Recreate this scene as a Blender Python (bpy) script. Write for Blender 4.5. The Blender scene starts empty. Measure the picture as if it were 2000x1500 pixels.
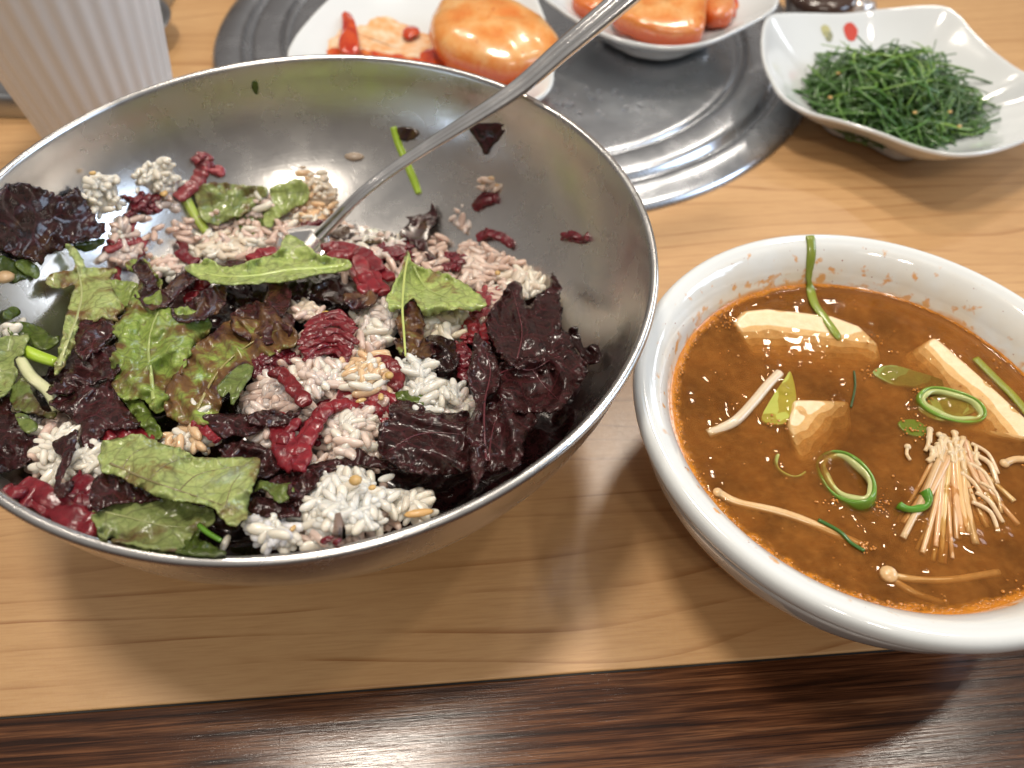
import bpy, bmesh, math, random
import numpy as np
from mathutils import Vector, Matrix, noise
from mathutils.geometry import delaunay_2d_cdt

SC = bpy.context.scene
COL = SC.collection
random.seed(7); rng = np.random.default_rng(7)

# ------------------------------------------------------------------ camera
FPX, PITCH, ROLL, CAMH = 1500.0, math.radians(51.65), math.radians(2.3), 0.235
_F = np.array([0, math.cos(PITCH), -math.sin(PITCH)]); _R = np.array([1, 0, 0.]); _U = np.cross(_R, _F)
_c, _s = math.cos(ROLL), math.sin(ROLL)
_R, _U = _c*_R + _s*_U, -_s*_R + _c*_U
cam_d = bpy.data.cameras.new('camera'); cam = bpy.data.objects.new('camera', cam_d); COL.objects.link(cam)
cam_d.sensor_width = 36; cam_d.lens = FPX/2000*36; cam_d.clip_start = .005; cam_d.clip_end = 50
cam.matrix_world = Matrix(((_R[0], _U[0], -_F[0], 0), (_R[1], _U[1], -_F[1], 0), (_R[2], _U[2], -_F[2], CAMH), (0, 0, 0, 1)))
cam_d.dof.use_dof = True; cam_d.dof.focus_distance = .222; cam_d.dof.aperture_fstop = 11.0
SC.camera = cam

# ------------------------------------------------------------------ world: dim warm room light, brighter towards the ceiling
W = bpy.data.worlds.new('World'); SC.world = W; W.use_nodes = True
nt = W.node_tree; bg = nt.nodes['Background']
tc = nt.nodes.new('ShaderNodeTexCoord'); sx = nt.nodes.new('ShaderNodeSeparateXYZ'); nt.links.new(tc.outputs['Generated'], sx.inputs[0])
cr = nt.nodes.new('ShaderNodeValToRGB'); nt.links.new(sx.outputs['Z'], cr.inputs[0])
e = cr.color_ramp.elements
e[0].position = 0.0; e[0].color = (.06, .048, .04, 1)
e[1].position = .75; e[1].color = (.40, .38, .36, 1)
k = e.new(.30); k.color = (.24, .21, .19, 1)
nt.links.new(cr.outputs[0], bg.inputs[0]); bg.inputs[1].default_value = .80

def lamp(name, loc, size, power, color, aim=(0, .2, 0), shape='DISK', size_y=None):
    d = bpy.data.lights.new(name, 'AREA'); d.shape = shape; d.size = size
    if size_y: d.size_y = size_y
    d.energy = power; d.color = color
    o = bpy.data.objects.new(name, d); COL.objects.link(o); o.location = loc
    o.rotation_euler = (Vector(aim)-Vector(loc)).to_track_quat('-Z', 'Y').to_euler()
    return o
WARM = (1, .90, .78)
lamp('pendant_lamp', (-.20, .285, 1.2), .20, 8.2, WARM)
lamp('ceiling_lamp', (.27, .95, 1.25), .18, 5.5, WARM)
lamp('ceiling_lamp', (-.65, 1.0, 1.5), .12, 4, WARM)
lamp('ceiling_lamp', (.85, .45, 1.5), .12, 3.5, WARM)
lamp('ceiling_lamp', (.36, -.95, 1.5), .13, 3.6, WARM)
lamp('ceiling_lamp', (.04, -.90, 1.5), .13, 3.6, WARM)
lamp('window_light', (1.7, 1.25, .50), .60, 5, (.85, .92, 1.0), aim=(-.1, .2, .05), shape='RECTANGLE', size_y=.40)
lamp('ceiling_lamp', (.86, 1.60, 1.5), .10, 2.6, WARM)
lamp('window_light', (1.4, .18, .72), .6, 7, (.62, .78, 1.0), aim=(-.05, .2, .05), shape='RECTANGLE', size_y=.45)

SC.view_settings.view_transform = 'Standard'; SC.view_settings.look = 'None'
SC.view_settings.exposure = 0; SC.view_settings.gamma = 1
cy = SC.cycles
cy.use_denoising = True; cy.max_bounces = 10; cy.diffuse_bounces = 3; cy.glossy_bounces = 4
cy.transparent_max_bounces = 40; cy.transmission_bounces = 4; cy.caustics_reflective = True; cy.caustics_refractive = False
cy.sample_clamp_indirect = 4

# ------------------------------------------------------------------ helpers
def dirs(P):
    P = np.atleast_2d(np.array(P, float))
    return _F + ((P[:, 0]-1000)/FPX)[:, None]*_R - ((P[:, 1]-750)/FPX)[:, None]*_U
def at(px, py, z):
    d = dirs([(px, py)])[0]; t = (z-CAMH)/d[2]
    return Vector((d[0]*t, d[1]*t, z))

def mesh_obj(name, verts, faces, mat=None, parent=None, smooth=True, kind=None, base=None):
    me = bpy.data.meshes.new(name)
    V = np.array([tuple(v) for v in verts], float)
    if base is None and parent is None:
        base = ((V[:, 0].min()+V[:, 0].max())/2, (V[:, 1].min()+V[:, 1].max())/2, V[:, 2].min())
    if base is None: base = (0, 0, 0)
    me.from_pydata((V-np.array(base)).tolist(), [], [tuple(int(i) for i in f) for f in faces])
    me.update()
    if smooth: me.polygons.foreach_set('use_smooth', [True]*len(me.polygons))
    o = bpy.data.objects.new(name, me); COL.objects.link(o)
    o.location = base
    if mat: me.materials.append(mat)
    if parent: o.parent = parent; o.location = (base[0]-parent.location[0], base[1]-parent.location[1], base[2]-parent.location[2])
    if kind: o['kind'] = kind
    return o
def empty(name, loc):
    o = bpy.data.objects.new(name, None); COL.objects.link(o); o.location = loc; o.empty_display_size = .01
    return o
def tag(o, label=None, cat=None, group=None, kind=None):
    if label: o['label'] = label
    if cat: o['category'] = cat
    if group: o['group'] = group
    if kind: o['kind'] = kind
    return o
def normals(o):
    bm = bmesh.new(); bm.from_mesh(o.data); bmesh.ops.recalc_face_normals(bm, faces=bm.faces); bm.to_mesh(o.data); bm.free()
def revolve(prof, cx, cy, seg=128, close=False, wob=None):
    V = []; F = []
    n = len(prof)
    for i in range(seg):
        a = 2*math.pi*i/seg
        for r, z in prof:
            rr = r if wob is None else wob(a, r, z)
            V.append((cx+rr*math.cos(a), cy+rr*math.sin(a), z))
    for i in range(seg):
        j = (i+1) % seg
        for k in range(n-1 if not close else n):
            l = (k+1) % n
            F.append((i*n+k, j*n+k, j*n+l, i*n+l))
    return V, F
def tube(path, rad, seg=8, flat=1.0, up=None, square=0.0):
    """path: list of Vector; rad: list of radii (width); flat: thickness ratio"""
    V = []; F = []; n = len(path)
    for i, p in enumerate(path):
        a = path[max(0, i-1)]; b = path[min(n-1, i+1)]
        t = (Vector(b)-Vector(a)).normalized()
        u = Vector(up) if up is not None else Vector((0, 0, 1))
        s = t.cross(u)
        if s.length < 1e-5: s = t.cross(Vector((1, 0, 0)))
        s.normalize(); w = s.cross(t).normalized()
        for k in range(seg):
            an = 2*math.pi*k/seg; c, q = math.cos(an), math.sin(an)
            if square:
                m = max(abs(c), abs(q)); g = 1/m*square+(1-square); c *= g; q *= g
            V.append(Vector(p)+s*c*rad[i]+w*q*rad[i]*flat)
    for i in range(n-1):
        for k in range(seg):
            l = (k+1) % seg
            F.append((i*seg+k, i*seg+l, (i+1)*seg+l, (i+1)*seg+k))
    V.append(Vector(path[0])); F += [(len(V)-1, (k+1) % seg, k) for k in range(seg)]
    V.append(Vector(path[-1])); F += [(len(V)-1, (n-1)*seg+k, (n-1)*seg+(k+1) % seg) for k in range(seg)]
    return V, F
def crspline(P, sub=8, closed=False):
    P = [np.array(p, float) for p in P]; n = len(P); out = []
    rngi = range(n) if closed else range(n-1)
    for i in rngi:
        p0 = P[(i-1) % n] if closed or i > 0 else P[i]
        p1 = P[i]; p2 = P[(i+1) % n]
        p3 = P[(i+2) % n] if closed or i+2 < n else p2
        for k in range(sub):
            t = k/sub
            out.append(.5*((2*p1)+(-p0+p2)*t+(2*p0-5*p1+4*p2-p3)*t*t+(-p0+3*p1-3*p2+p3)*t**3))
    if not closed: out.append(P[-1])
    return out
def merge(parts):
    V = []; F = []
    for v, f in parts:
        o = len(V); V += list(v); F += [tuple(i+o for i in q) for q in f]
    return V, F

# ------------------------------------------------------------------ materials
class Mat:
    def __init__(s, name):
        s.m = bpy.data.materials.new(name); s.m.use_nodes = True
        s.t = s.m.node_tree; s.b = s.t.nodes['Principled BSDF']; s.n = s.t.nodes; s.l = s.t.links
        s.out = s.n['Material Output']
    def new(s, typ, **kw):
        x = s.n.new(typ)
        for k, v in kw.items(): setattr(x, k, v)
        return x
    def set(s, **kw):
        names = dict(col='Base Color', rough='Roughness', metal='Metallic', coat='Coat Weight', coatr='Coat Roughness', ior='IOR',
                     sss='Subsurface Weight', sssr='Subsurface Radius', ssss='Subsurface Scale', spec='Specular IOR Level', aniso='Anisotropic', trans='Transmission Weight', alpha='Alpha')
        for k, v in kw.items():
            i = s.b.inputs[names[k]]
            if k == 'col': v = (*v, 1)
            i.default_value = v
        return s
    def coord(s, kind='Object', scale=(1, 1, 1), rot=(0, 0, 0)):
        if kind == 'World':
            g = s.new('ShaderNodeNewGeometry'); o = g.outputs['Position']
        else:
            o = s.new('ShaderNodeTexCoord').outputs[kind]
        m = s.new('ShaderNodeMapping'); m.inputs['Scale'].default_value = scale; m.inputs['Rotation'].default_value = rot
        s.l.new(o, m.inputs[0]); return m.outputs[0]
    def noise(s, co, scale, detail=3, rough=.5, dist=0.):
        x = s.new('ShaderNodeTexNoise'); x.inputs['Scale'].default_value = scale; x.inputs['Detail'].default_value = detail
        x.inputs['Roughness'].default_value = rough; x.inputs['Distortion'].default_value = dist
        s.l.new(co, x.inputs['Vector']); return x.outputs['Fac']
    def voro(s, co, scale, feature='F1', rnd=1.):
        x = s.new('ShaderNodeTexVoronoi', feature=feature); x.inputs['Scale'].default_value = scale; x.inputs['Randomness'].default_value = rnd
        s.l.new(co, x.inputs['Vector']); return x.outputs['Distance']
    def ramp(s, fac, stops):
        x = s.new('ShaderNodeValToRGB'); el = x.color_ramp.elements
        while len(el) < len(stops): el.new(.5)
        for q, (p, c) in zip(el, stops):
            q.position = p; q.color = (*c, 1) if len(c) == 3 else c
        s.l.new(fac, x.inputs[0]); return x.outputs[0]
    def r1(s, fac, a, b, va=0., vb=1.):
        x = s.new('ShaderNodeMapRange'); x.inputs[1].default_value = a; x.inputs[2].default_value = b
        x.inputs[3].default_value = va; x.inputs[4].default_value = vb; s.l.new(fac, x.inputs[0]); return x.outputs[0]
    def math(s, op, a, b=None):
        x = s.new('ShaderNodeMath', operation=op)
        for i, v in enumerate((a, b)):
            if v is None: continue
            if isinstance(v, (int, float)): x.inputs[i].default_value = v
            else: s.l.new(v, x.inputs[i])
        return x.outputs[0]
    def mix(s, fac, a, b, blend='MIX'):
        x = s.new('ShaderNodeMix', data_type='RGBA', blend_type=blend)
        for i, v in ((0, fac), (6, a), (7, b)):
            if isinstance(v, (int, float)): x.inputs[i].default_value = v
            elif isinstance(v, tuple): x.inputs[i].default_value = (*v, 1) if len(v) == 3 else v
            else: s.l.new(v, x.inputs[i])
        return x.outputs[2]
    def bump(s, h, dist, strength=1., prev=None):
        x = s.new('ShaderNodeBump'); x.inputs['Strength'].default_value = strength; x.inputs['Distance'].default_value = dist
        s.l.new(h, x.inputs['Height'])
        if prev is not None: s.l.new(prev, x.inputs['Normal'])
        return x.outputs[0]
    def link(s, sock, name): s.l.new(sock, s.b.inputs[name]); return s
    def objcol(s):
        return s.new('ShaderNodeObjectInfo')

YAW = math.radians(6.5)
def wood_light():
    m = Mat('light_maple_laminate'); co = m.coord('World', rot=(0, 0, -YAW))
    sx = m.new('ShaderNodeMapping'); sx.inputs['Scale'].default_value = (1, 5.5, 1); m.l.new(co, sx.inputs[0])
    sy = m.new('ShaderNodeSeparateXYZ'); m.l.new(co, sy.inputs[0])
    n1 = m.noise(sx.outputs[0], 3.2, 2, .45, .15); big = m.noise(co, 2.2, 1, .5)
    # growth-ring lines : contour lines of a stretched noise
    f = m.math('FRACT', m.math('ADD', m.math('MULTIPLY', sy.outputs[1], 105.0), m.math('ADD', m.math('MULTIPLY', n1, 6.5), m.math('MULTIPLY', big, 5.0))))
    line = m.r1(f, 0.0, .16, 1, 0)
    line2 = m.r1(f, .97, 1.0, 0, 1)
    ln = m.math('MAXIMUM', line, line2)
    brk = m.noise(sx.outputs[0], 16, 3, .6)
    ln = m.math('MULTIPLY', ln, m.r1(brk, .38, .62, .10, .85))
    fine = m.new('ShaderNodeMapping'); fine.inputs['Scale'].default_value = (70, 1100, 1); m.l.new(co, fine.inputs[0])
    n2 = m.noise(fine.outputs[0], 1, 3, .6)
    n3 = m.noise(sx.outputs[0], 7, 3, .6)
    c = m.ramp(n3, [(.3, (.47, .27, .115)), (.7, (.56, .34, .155))])
    c = m.mix(m.r1(n2, .42, .72, 0, .42), c, (.36, .18, .07))
    c = m.mix(ln, c, (.27, .115, .035))
    m.link(c, 'Base Color'); m.set(rough=.30, coat=.25, coatr=.22)
    m.link(m.r1(m.noise(co, 900, 2), .3, .7, .30, .42), 'Roughness')
    m.link(m.bump(m.noise(co, 700, 3, .6), .00006, .6), 'Normal')
    return m.m
def wood_dark():
    m = Mat('dark_wenge_laminate'); co = m.coord('World', rot=(0, 0, -YAW))
    a = m.new('ShaderNodeMapping'); a.inputs['Scale'].default_value = (11, 480, 1); m.l.new(co, a.inputs[0])
    b = m.new('ShaderNodeMapping'); b.inputs['Scale'].default_value = (60, 2000, 1); m.l.new(co, b.inputs[0])
    n1 = m.noise(a.outputs[0], 1, 3, .6, .5); n2 = m.noise(b.outputs[0], 1, 3, .6, .6)
    c = m.ramp(n1, [(.36, (.016, .006, .003)), (.45, (.065, .023, .009)), (.55, (.13, .050, .020)), (.68, (.20, .088, .038))])
    c = m.mix(m.r1(n2, .35, .62, .75, 0), c, (.028, .010, .005))
    h = m.math('ADD', m.math('MULTIPLY', n1, .6), n2)
    m.link(c, 'Base Color'); m.set(rough=.17, coat=.0, coatr=.15, spec=.40)
    m.link(m.bump(m.noise(co, 1500, 2), .000025, .5, m.bump(h, .00008, .6)), 'Normal')
    return m.m
def steel(name, rough=.27, col=(.62, .61, .60), marks=1., swirl=None):
    m = Mat(name); co = m.coord('World')
    m.set(metal=1, col=col)
    n = m.noise(co, 60, 4, .6)
    if swirl:   # concentric turning marks
        g = m.new('ShaderNodeNewGeometry'); s_ = m.new('ShaderNodeVectorMath', operation='SUBTRACT'); m.l.new(g.outputs['Position'], s_.inputs[0]); s_.inputs[1].default_value = (swirl[0], swirl[1], 0)
        sp = m.new('ShaderNodeSeparateXYZ'); m.l.new(s_.outputs[0], sp.inputs[0])
        rr = m.math('SQRT', m.math('ADD', m.math('MULTIPLY', sp.outputs[0], sp.outputs[0]), m.math('MULTIPLY', sp.outputs[1], sp.outputs[1])))
        cb = m.new('ShaderNodeCombineXYZ'); m.l.new(m.math('MULTIPLY', rr, 1800), cb.inputs[0])
        m.l.new(m.math('MULTIPLY', sp.outputs[2], 1200), cb.inputs[1])
        h = m.noise(cb.outputs[0], 1, 3, .7)
    else:
        h = m.noise(m.coord('World', scale=(1, 1, 8)), 500, 3, .7)
    m.link(m.r1(n, .3, .7, rough-.05, rough+.07), 'Roughness')
    spots = m.r1(m.noise(co, 420, 2, .5), .60, .72, 0, 1)
    b1 = m.bump(h, .00004*marks, .5)
    m.link(m.bump(spots, .00006*marks, .3, b1), 'Normal')
    return m.m
def ceramic(name, stain=None, col=(.80, .80, .78), decal=False):
    m = Mat(name); m.set(rough=.10, coat=.4, coatr=.05, spec=.6)
    co = m.coord('World')
    c = m.mix(m.r1(m.noise(co, 30, 3), .3, .7), col, tuple(x*.96 for x in col))
    if stain:
        g = m.new('ShaderNodeNewGeometry'); sp = m.new('ShaderNodeSeparateXYZ'); m.l.new(g.outputs['Position'], sp.inputs[0])
        z = sp.outputs[2]
        # inside only
        x0 = m.math('SUBTRACT', sp.outputs[0], stain[0]); y0 = m.math('SUBTRACT', sp.outputs[1], stain[1])
        rr = m.math('SQRT', m.math('ADD', m.math('MULTIPLY', x0, x0), m.math('MULTIPLY', y0, y0)))
        inside = m.r1(rr, .0700, .0690)
        w1 = m.noise(co, 230, 3, .5); w2 = m.noise(co, 60, 3, .6)
        h = m.r1(z, stain[2], stain[2]+.009, 1, 0)
        blot = m.r1(m.math('ADD', w1, m.math('MULTIPLY', h, .17)), .625, .70)
        blot = m.math('MULTIPLY', blot, m.r1(w2, .38, .50))
        band = m.r1(m.math('ADD', m.math('MULTIPLY', m.math('SUBTRACT', z, stain[2]), -420), m.math('MULTIPLY', w2, 2.4)), .15, .75)
        haze = m.math('MULTIPLY', m.r1(z, stain[2], stain[2]+.0125, .55, .08), m.r1(w2, .3, .6))
        c = m.mix(m.math('MULTIPLY', haze, inside), c, (.72, .50, .20))
        f = m.math('MULTIPLY', m.math('MULTIPLY', m.math('MAXIMUM', blot, band), .8), inside)
        c = m.mix(f, c, m.mix(w1, (.58, .19, .018), (.72, .33, .05)))
        fl = m.math('MULTIPLY', m.r1(m.noise(co, 900, 1), .765, .78), inside)
        c = m.mix(fl, c, (.25, .02, .005))
        wet = m.math('MULTIPLY', m.r1(m.noise(co, 130, 1), .4, .8), inside)
        m.link(m.bump(wet, .00025, .4), 'Normal')
    m.link(c, 'Base Color')
    return m.m
def leafmat():
    m = Mat('lettuce_leaf'); oi = m.objcol(); co0 = m.coord('World')
    sep = m.new('ShaderNodeSeparateColor'); m.l.new(oi.outputs['Color'], sep.inputs[0])
    pur, bri, hue = sep.outputs[0], sep.outputs[1], sep.outputs[2]
    add = m.new('ShaderNodeVectorMath', operation='ADD'); m.l.new(co0, add.inputs[0]); m.l.new(oi.outputs['Random'], add.inputs[1])
    co = add.outputs[0]
    n = m.noise(co, 95, 4, .6, .3); nf = m.noise(co, 420, 3, .6)
    wp = m.new('ShaderNodeVectorMath', operation='ADD'); m.l.new(co, wp.inputs[0])
    nn = m.new('ShaderNodeTexNoise'); nn.inputs['Scale'].default_value = 180; m.l.new(co, nn.inputs['Vector'])
    sc = m.new('ShaderNodeVectorMath', operation='SCALE'); sc.inputs['Scale'].default_value = .004; m.l.new(nn.outputs['Color'], sc.inputs[0]); m.l.new(sc.outputs[0], wp.inputs[1])
    v = m.voro(wp.outputs[0], 120, 'DISTANCE_TO_EDGE'); v2 = m.voro(wp.outputs[0], 380, 'DISTANCE_TO_EDGE')
    vein = m.math('MAXIMUM', m.r1(v, 0, .055, 1, 0), m.math('MULTIPLY', m.r1(v2, 0, .09, 1, 0), .55))
    green = m.mix(m.r1(nf, .35, .65), (.125, .20, .028), (.22, .30, .055))
    green2 = m.mix(m.r1(nf, .35, .65), (.20, .25, .085), (.28, .32, .12))
    green = m.mix(hue, green, green2)
    olive = m.mix(n, (.115, .042, .020), (.125, .078, .024))
    purple = m.mix(m.r1(nf, .35, .7), (.013, .0050, .0052), (.042, .0135, .0120))
    # coverage of purple: threshold noise against pur
    ma = m.new('ShaderNodeAttribute', attribute_name='margin')
    t = m.math('ADD', m.math('ADD', n, m.math('SUBTRACT', m.math('MULTIPLY', pur, 1.0), .5)), m.math('MULTIPLY', m.math('MULTIPLY', ma.outputs['Fac'], pur), .16))
    f1 = m.r1(t, .42, .56); f2 = m.r1(t, .56, .72)
    c = m.mix(f1, green, olive); c = m.mix(f2, c, purple)
    veinc = m.mix(f2, (.055, .045, .025), (.085, .018, .024))
    c = m.mix(m.math('MULTIPLY', vein, .5), c, veinc)
    hs = m.new('ShaderNodeHueSaturation'); m.l.new(c, hs.inputs['Color'])
    m.l.new(m.math('MULTIPLY', bri, 2.0), hs.inputs['Value'])
    m.link(hs.outputs[0], 'Base Color')
    m.set(rough=.28, coat=.35, coatr=.08, spec=.5)
    m.link(m.r1(n, .3, .7, .13, .30), 'Roughness')
    h = m.math('ADD', m.r1(v, 0, .3), m.math('MULTIPLY', m.r1(v2, 0, .3), .3))
    b1 = m.bump(h, .00025, .35); b2 = m.bump(m.noise(co, 900, 2, .5), .00006, .5, m.bump(m.noise(co, 240, 2, .5), .00024, .4, b1))
    m.link(b2, 'Normal')
    # light passing through the thin blade
    tr = m.new('ShaderNodeBsdfTranslucent'); m.l.new(hs.outputs[0], tr.inputs[0]); m.l.new(b2, tr.inputs['Normal'])
    ms = m.new('ShaderNodeMixShader'); ms.inputs[0].default_value = .34
    m.l.new(m.b.outputs[0], ms.inputs[1]); m.l.new(tr.outputs[0], ms.inputs[2]); m.l.new(ms.outputs[0], m.out.inputs[0])
    return m.m
def tinted(name, rough=.3, thin=0., sss=.0, radius=(.002, .001, .0006), bumpd=.0002, bscale=500, vary=.25, coat=.3, dark=(.5, .5, .5), nscale=150):
    m = Mat(name); oi = m.objcol(); co0 = m.coord('World')
    n = m.noise(co0, nscale, 3, .6)
    c = m.mix(m.r1(n, .3, .7, 0, vary), oi.outputs['Color'], dark, 'MULTIPLY')
    m.link(c, 'Base Color'); m.set(rough=rough, coat=coat, coatr=.08, sss=sss, ssss=1.0)
    m.b.inputs['Subsurface Radius'].default_value = radius
    m.link(m.bump(m.noise(co0, bscale, 3, .55), bumpd, .6), 'Normal')
    if thin:
        tr = m.new('ShaderNodeBsdfTranslucent'); m.l.new(c, tr.inputs[0]); ms = m.new('ShaderNodeMixShader'); ms.inputs[0].default_value = thin
        m.l.new(m.b.outputs[0], ms.inputs[1]); m.l.new(tr.outputs[0], ms.inputs[2]); m.l.new(ms.outputs[0], m.out.inputs[0])
    return m.m

M = dict(wl=wood_light(), wd=wood_dark(), leaf=leafmat(),
         bowl=steel('brushed_steel_bowl', .25, (.70, .685, .665), 1, swirl=(-.065, .1776)),
         spoon=steel('polished_steel', .13, (.80, .79, .78), .8),
         lid=steel('worn_steel_lid', .24, (.62, .64, .67), 1.2, swirl=(-.0067, .4586)),
         tray=steel('dull_steel', .3, (.45, .46, .47)),
         china=ceramic('white_porcelain', col=(.66, .69, .70)),
         rice=tinted('cooked_rice', .17, .14, .7, (.0026, .0022, .0018), .00004, 600, .12, .15, (.85, .78, .68)),
         beef=tinted('raw_beef', .25, .10, .35, (.0035, .0009, .0007), .0006, 420, .9, .14, (.42, .28, .40), 330),
         stem=tinted('green_stem', .3, 0., .1, (.001, .001, .0005), .00012, 600, .4, .4, (.6, .7, .4)),
         seed=tinted('sesame', .4, 0., .2, (.001, .001, .0005), .0001, 900, .4, .2),
         tofu=tinted('tofu', .35, 0., .25, (.003, .002, .001), .00025, 700, .35, .15, (.85, .62, .35), 350),
         enoki=tinted('enoki_mushroom', .25, 0., .3, (.002, .0015, .001), .0001, 800, .4, .5, (.85, .65, .4)),
         scal=tinted('scallion', .2, 0., .15, (.001, .001, .0005), .0001, 500, .4, .5, (.7, .8, .5)),
         greens=tinted('seasoned_greens', .30, 0., .0, (.001, .001, .0005), .0001, 600, .5, .4, (.35, .45, .3), 300))

# ------------------------------------------------------------------ table
def table():
    root = empty('dining_table', (0, .3, -.03))
    tag(root, 'light maple laminate table with a dark wood edge band nearest the viewer', 'table')
    ux = Vector((math.cos(YAW), math.sin(YAW), 0)); uy = Vector((-math.sin(YAW), math.cos(YAW), 0))
    P0 = Vector((-.1424, .05684, 0))
    def slab(name, mat, x0, x1, y0, y1, z0, z1, bev=.0006):
        c = [P0+ux*x+uy*y for x, y in ((x0, y0), (x1, y0), (x1, y1), (x0, y1))]
        V = [(p.x, p.y, z) for z in (z0, z1) for p in c]
        F = [(3, 2, 1, 0), (4, 5, 6, 7)]+[(i, (i+1) % 4, 4+(i+1) % 4, 4+i) for i in range(4)]
        o = mesh_obj(name, V, F, mat, root, smooth=False)
        b = o.modifiers.new('bevel', 'BEVEL'); b.width = bev; b.segments = 3
        return o
    slab('light_panel', M['wl'], -.9, 1.2, .0004, 1.3, -.03, 0)
    slab('dark_edge_band', M['wd'], -.9, 1.2, -.16, -.0003, -.03, .0, .0005)
    m = Mat('black_joint').set(col=(.006, .005, .004), rough=.7).m
    slab('joint_strip', m, -.9, 1.2, -.0002, .0003, -.028, -.0006, .00001)
table()

# ------------------------------------------------------------------ round steel grill cover
def grill_cover():
    cx, cy = -.0067, .4586
    pr = [(.0001, .0065), (.03, .0064), (.09, .0058), (.125, .0050), (.1325, .0046), (.1345, .0032), (.1362, .0030), (.1378, .0046), (.1392, .0066), (.142, .0072), (.148, .0070),
          (.1535, .0062), (.1560, .0040), (.1578, .0026), (.1592, .0028), (.1606, .0052), (.163, .0066), (.168, .0062), (.1745, .0042), (.1772, .0026), (.1784, .0006), (.1775, .0002), (.172, .0002)]
    pr = [tuple(p) for p in crspline(pr, 3)]
    V, F = revolve(pr, cx, cy, 192)
    o = mesh_obj('grill_cover', V, F, M['lid']); normals(o)
    tag(o, 'large round steel grill cover with concentric ridges set in the table', 'grill cover')
grill_cover()

# ------------------------------------------------------------------ steel mixing bowl
BX, BY, BRI = -.065, .1776, .1045
def wallz(r):
    t = np.clip(np.asarray(r)/BRI, 0, .99999); return .003+.075*(1-(1-t**2.2)**.5)
def Msurf(x, y):
    u = x-BX; v = y-BY
    return .039-.226*v+.006*np.exp(-(u*u+v*v)/.0025)
def S(x, y):
    w = wallz(np.hypot(x-BX, y-BY)); m = Msurf(x, y); k = .003
    h = np.clip(.5+.5*(m-w)/k, 0, 1)
    return w*(1-h)+m*h+k*h*(1-h)
def march(P, off):
    """points where the sight lines meet the food surface raised by off (array, metres)"""
    d = dirs(P); n = len(d); off = np.zeros(n)+off
    z = np.full(n, .0775); lo = z.copy(); hi = z.copy(); done = np.zeros(n, bool)
    for zz in np.linspace(.0790, .002, 150):
        t = (zz-CAMH)/d[:, 2]; x = d[:, 0]*t; y = d[:, 1]*t
        r = np.hypot(x-BX, y-BY); s = np.where(r > BRI, .078, S(x, y))+off
        hit = (zz <= s) & ~done
        lo[hit] = zz; hi[hit] = zz+.0005; done |= hit
    for _ in range(12):
        m = (lo+hi)/2; t = (m-CAMH)/d[:, 2]; x = d[:, 0]*t; y = d[:, 1]*t
        r = np.hypot(x-BX, y-BY); s = np.where(r > BRI, .078, S(x, y))+off
        a = m <= s; lo = np.where(a, m, lo); hi = np.where(a, hi, m)
    t = (lo-CAMH)/d[:, 2]
    return np.c_[d[:, 0]*t, d[:, 1]*t, lo]
def steel_bowl():
    rs = [0.0001]+[BRI*q for q in (.15, .3, .42, .54, .64, .72, .79, .85, .9, .94, .965, .985, .995)]
    inner = [(r, float(wallz(r))) for r in rs]
    inner += [(BRI, .0765)]
    rim = [(BRI+.0002+.0014+.0014*math.cos(a), .0772+.0014*math.sin(a)) for a in np.linspace(math.pi, -math.pi*.55, 12)]
    outer = [(BRI+.0012, .0745)]+[(r*(BRI+.0011)/BRI+.0004, max(float(wallz(r))-.0011, .0004)) for r in reversed(rs[:-1])]
    wob = lambda a, r, z: r*(1+.0022*math.cos(2*a+.6)*(z/.078)**2)
    V, F = revolve(inner+rim+outer, BX, BY, 192, wob=wob)
    o = mesh_obj('mixing_bowl', V, F, M['bowl']); normals(o)
    tag(o, 'wide brushed stainless steel bowl holding rice, lettuce and raw beef', 'bowl')
steel_bowl()

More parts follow.
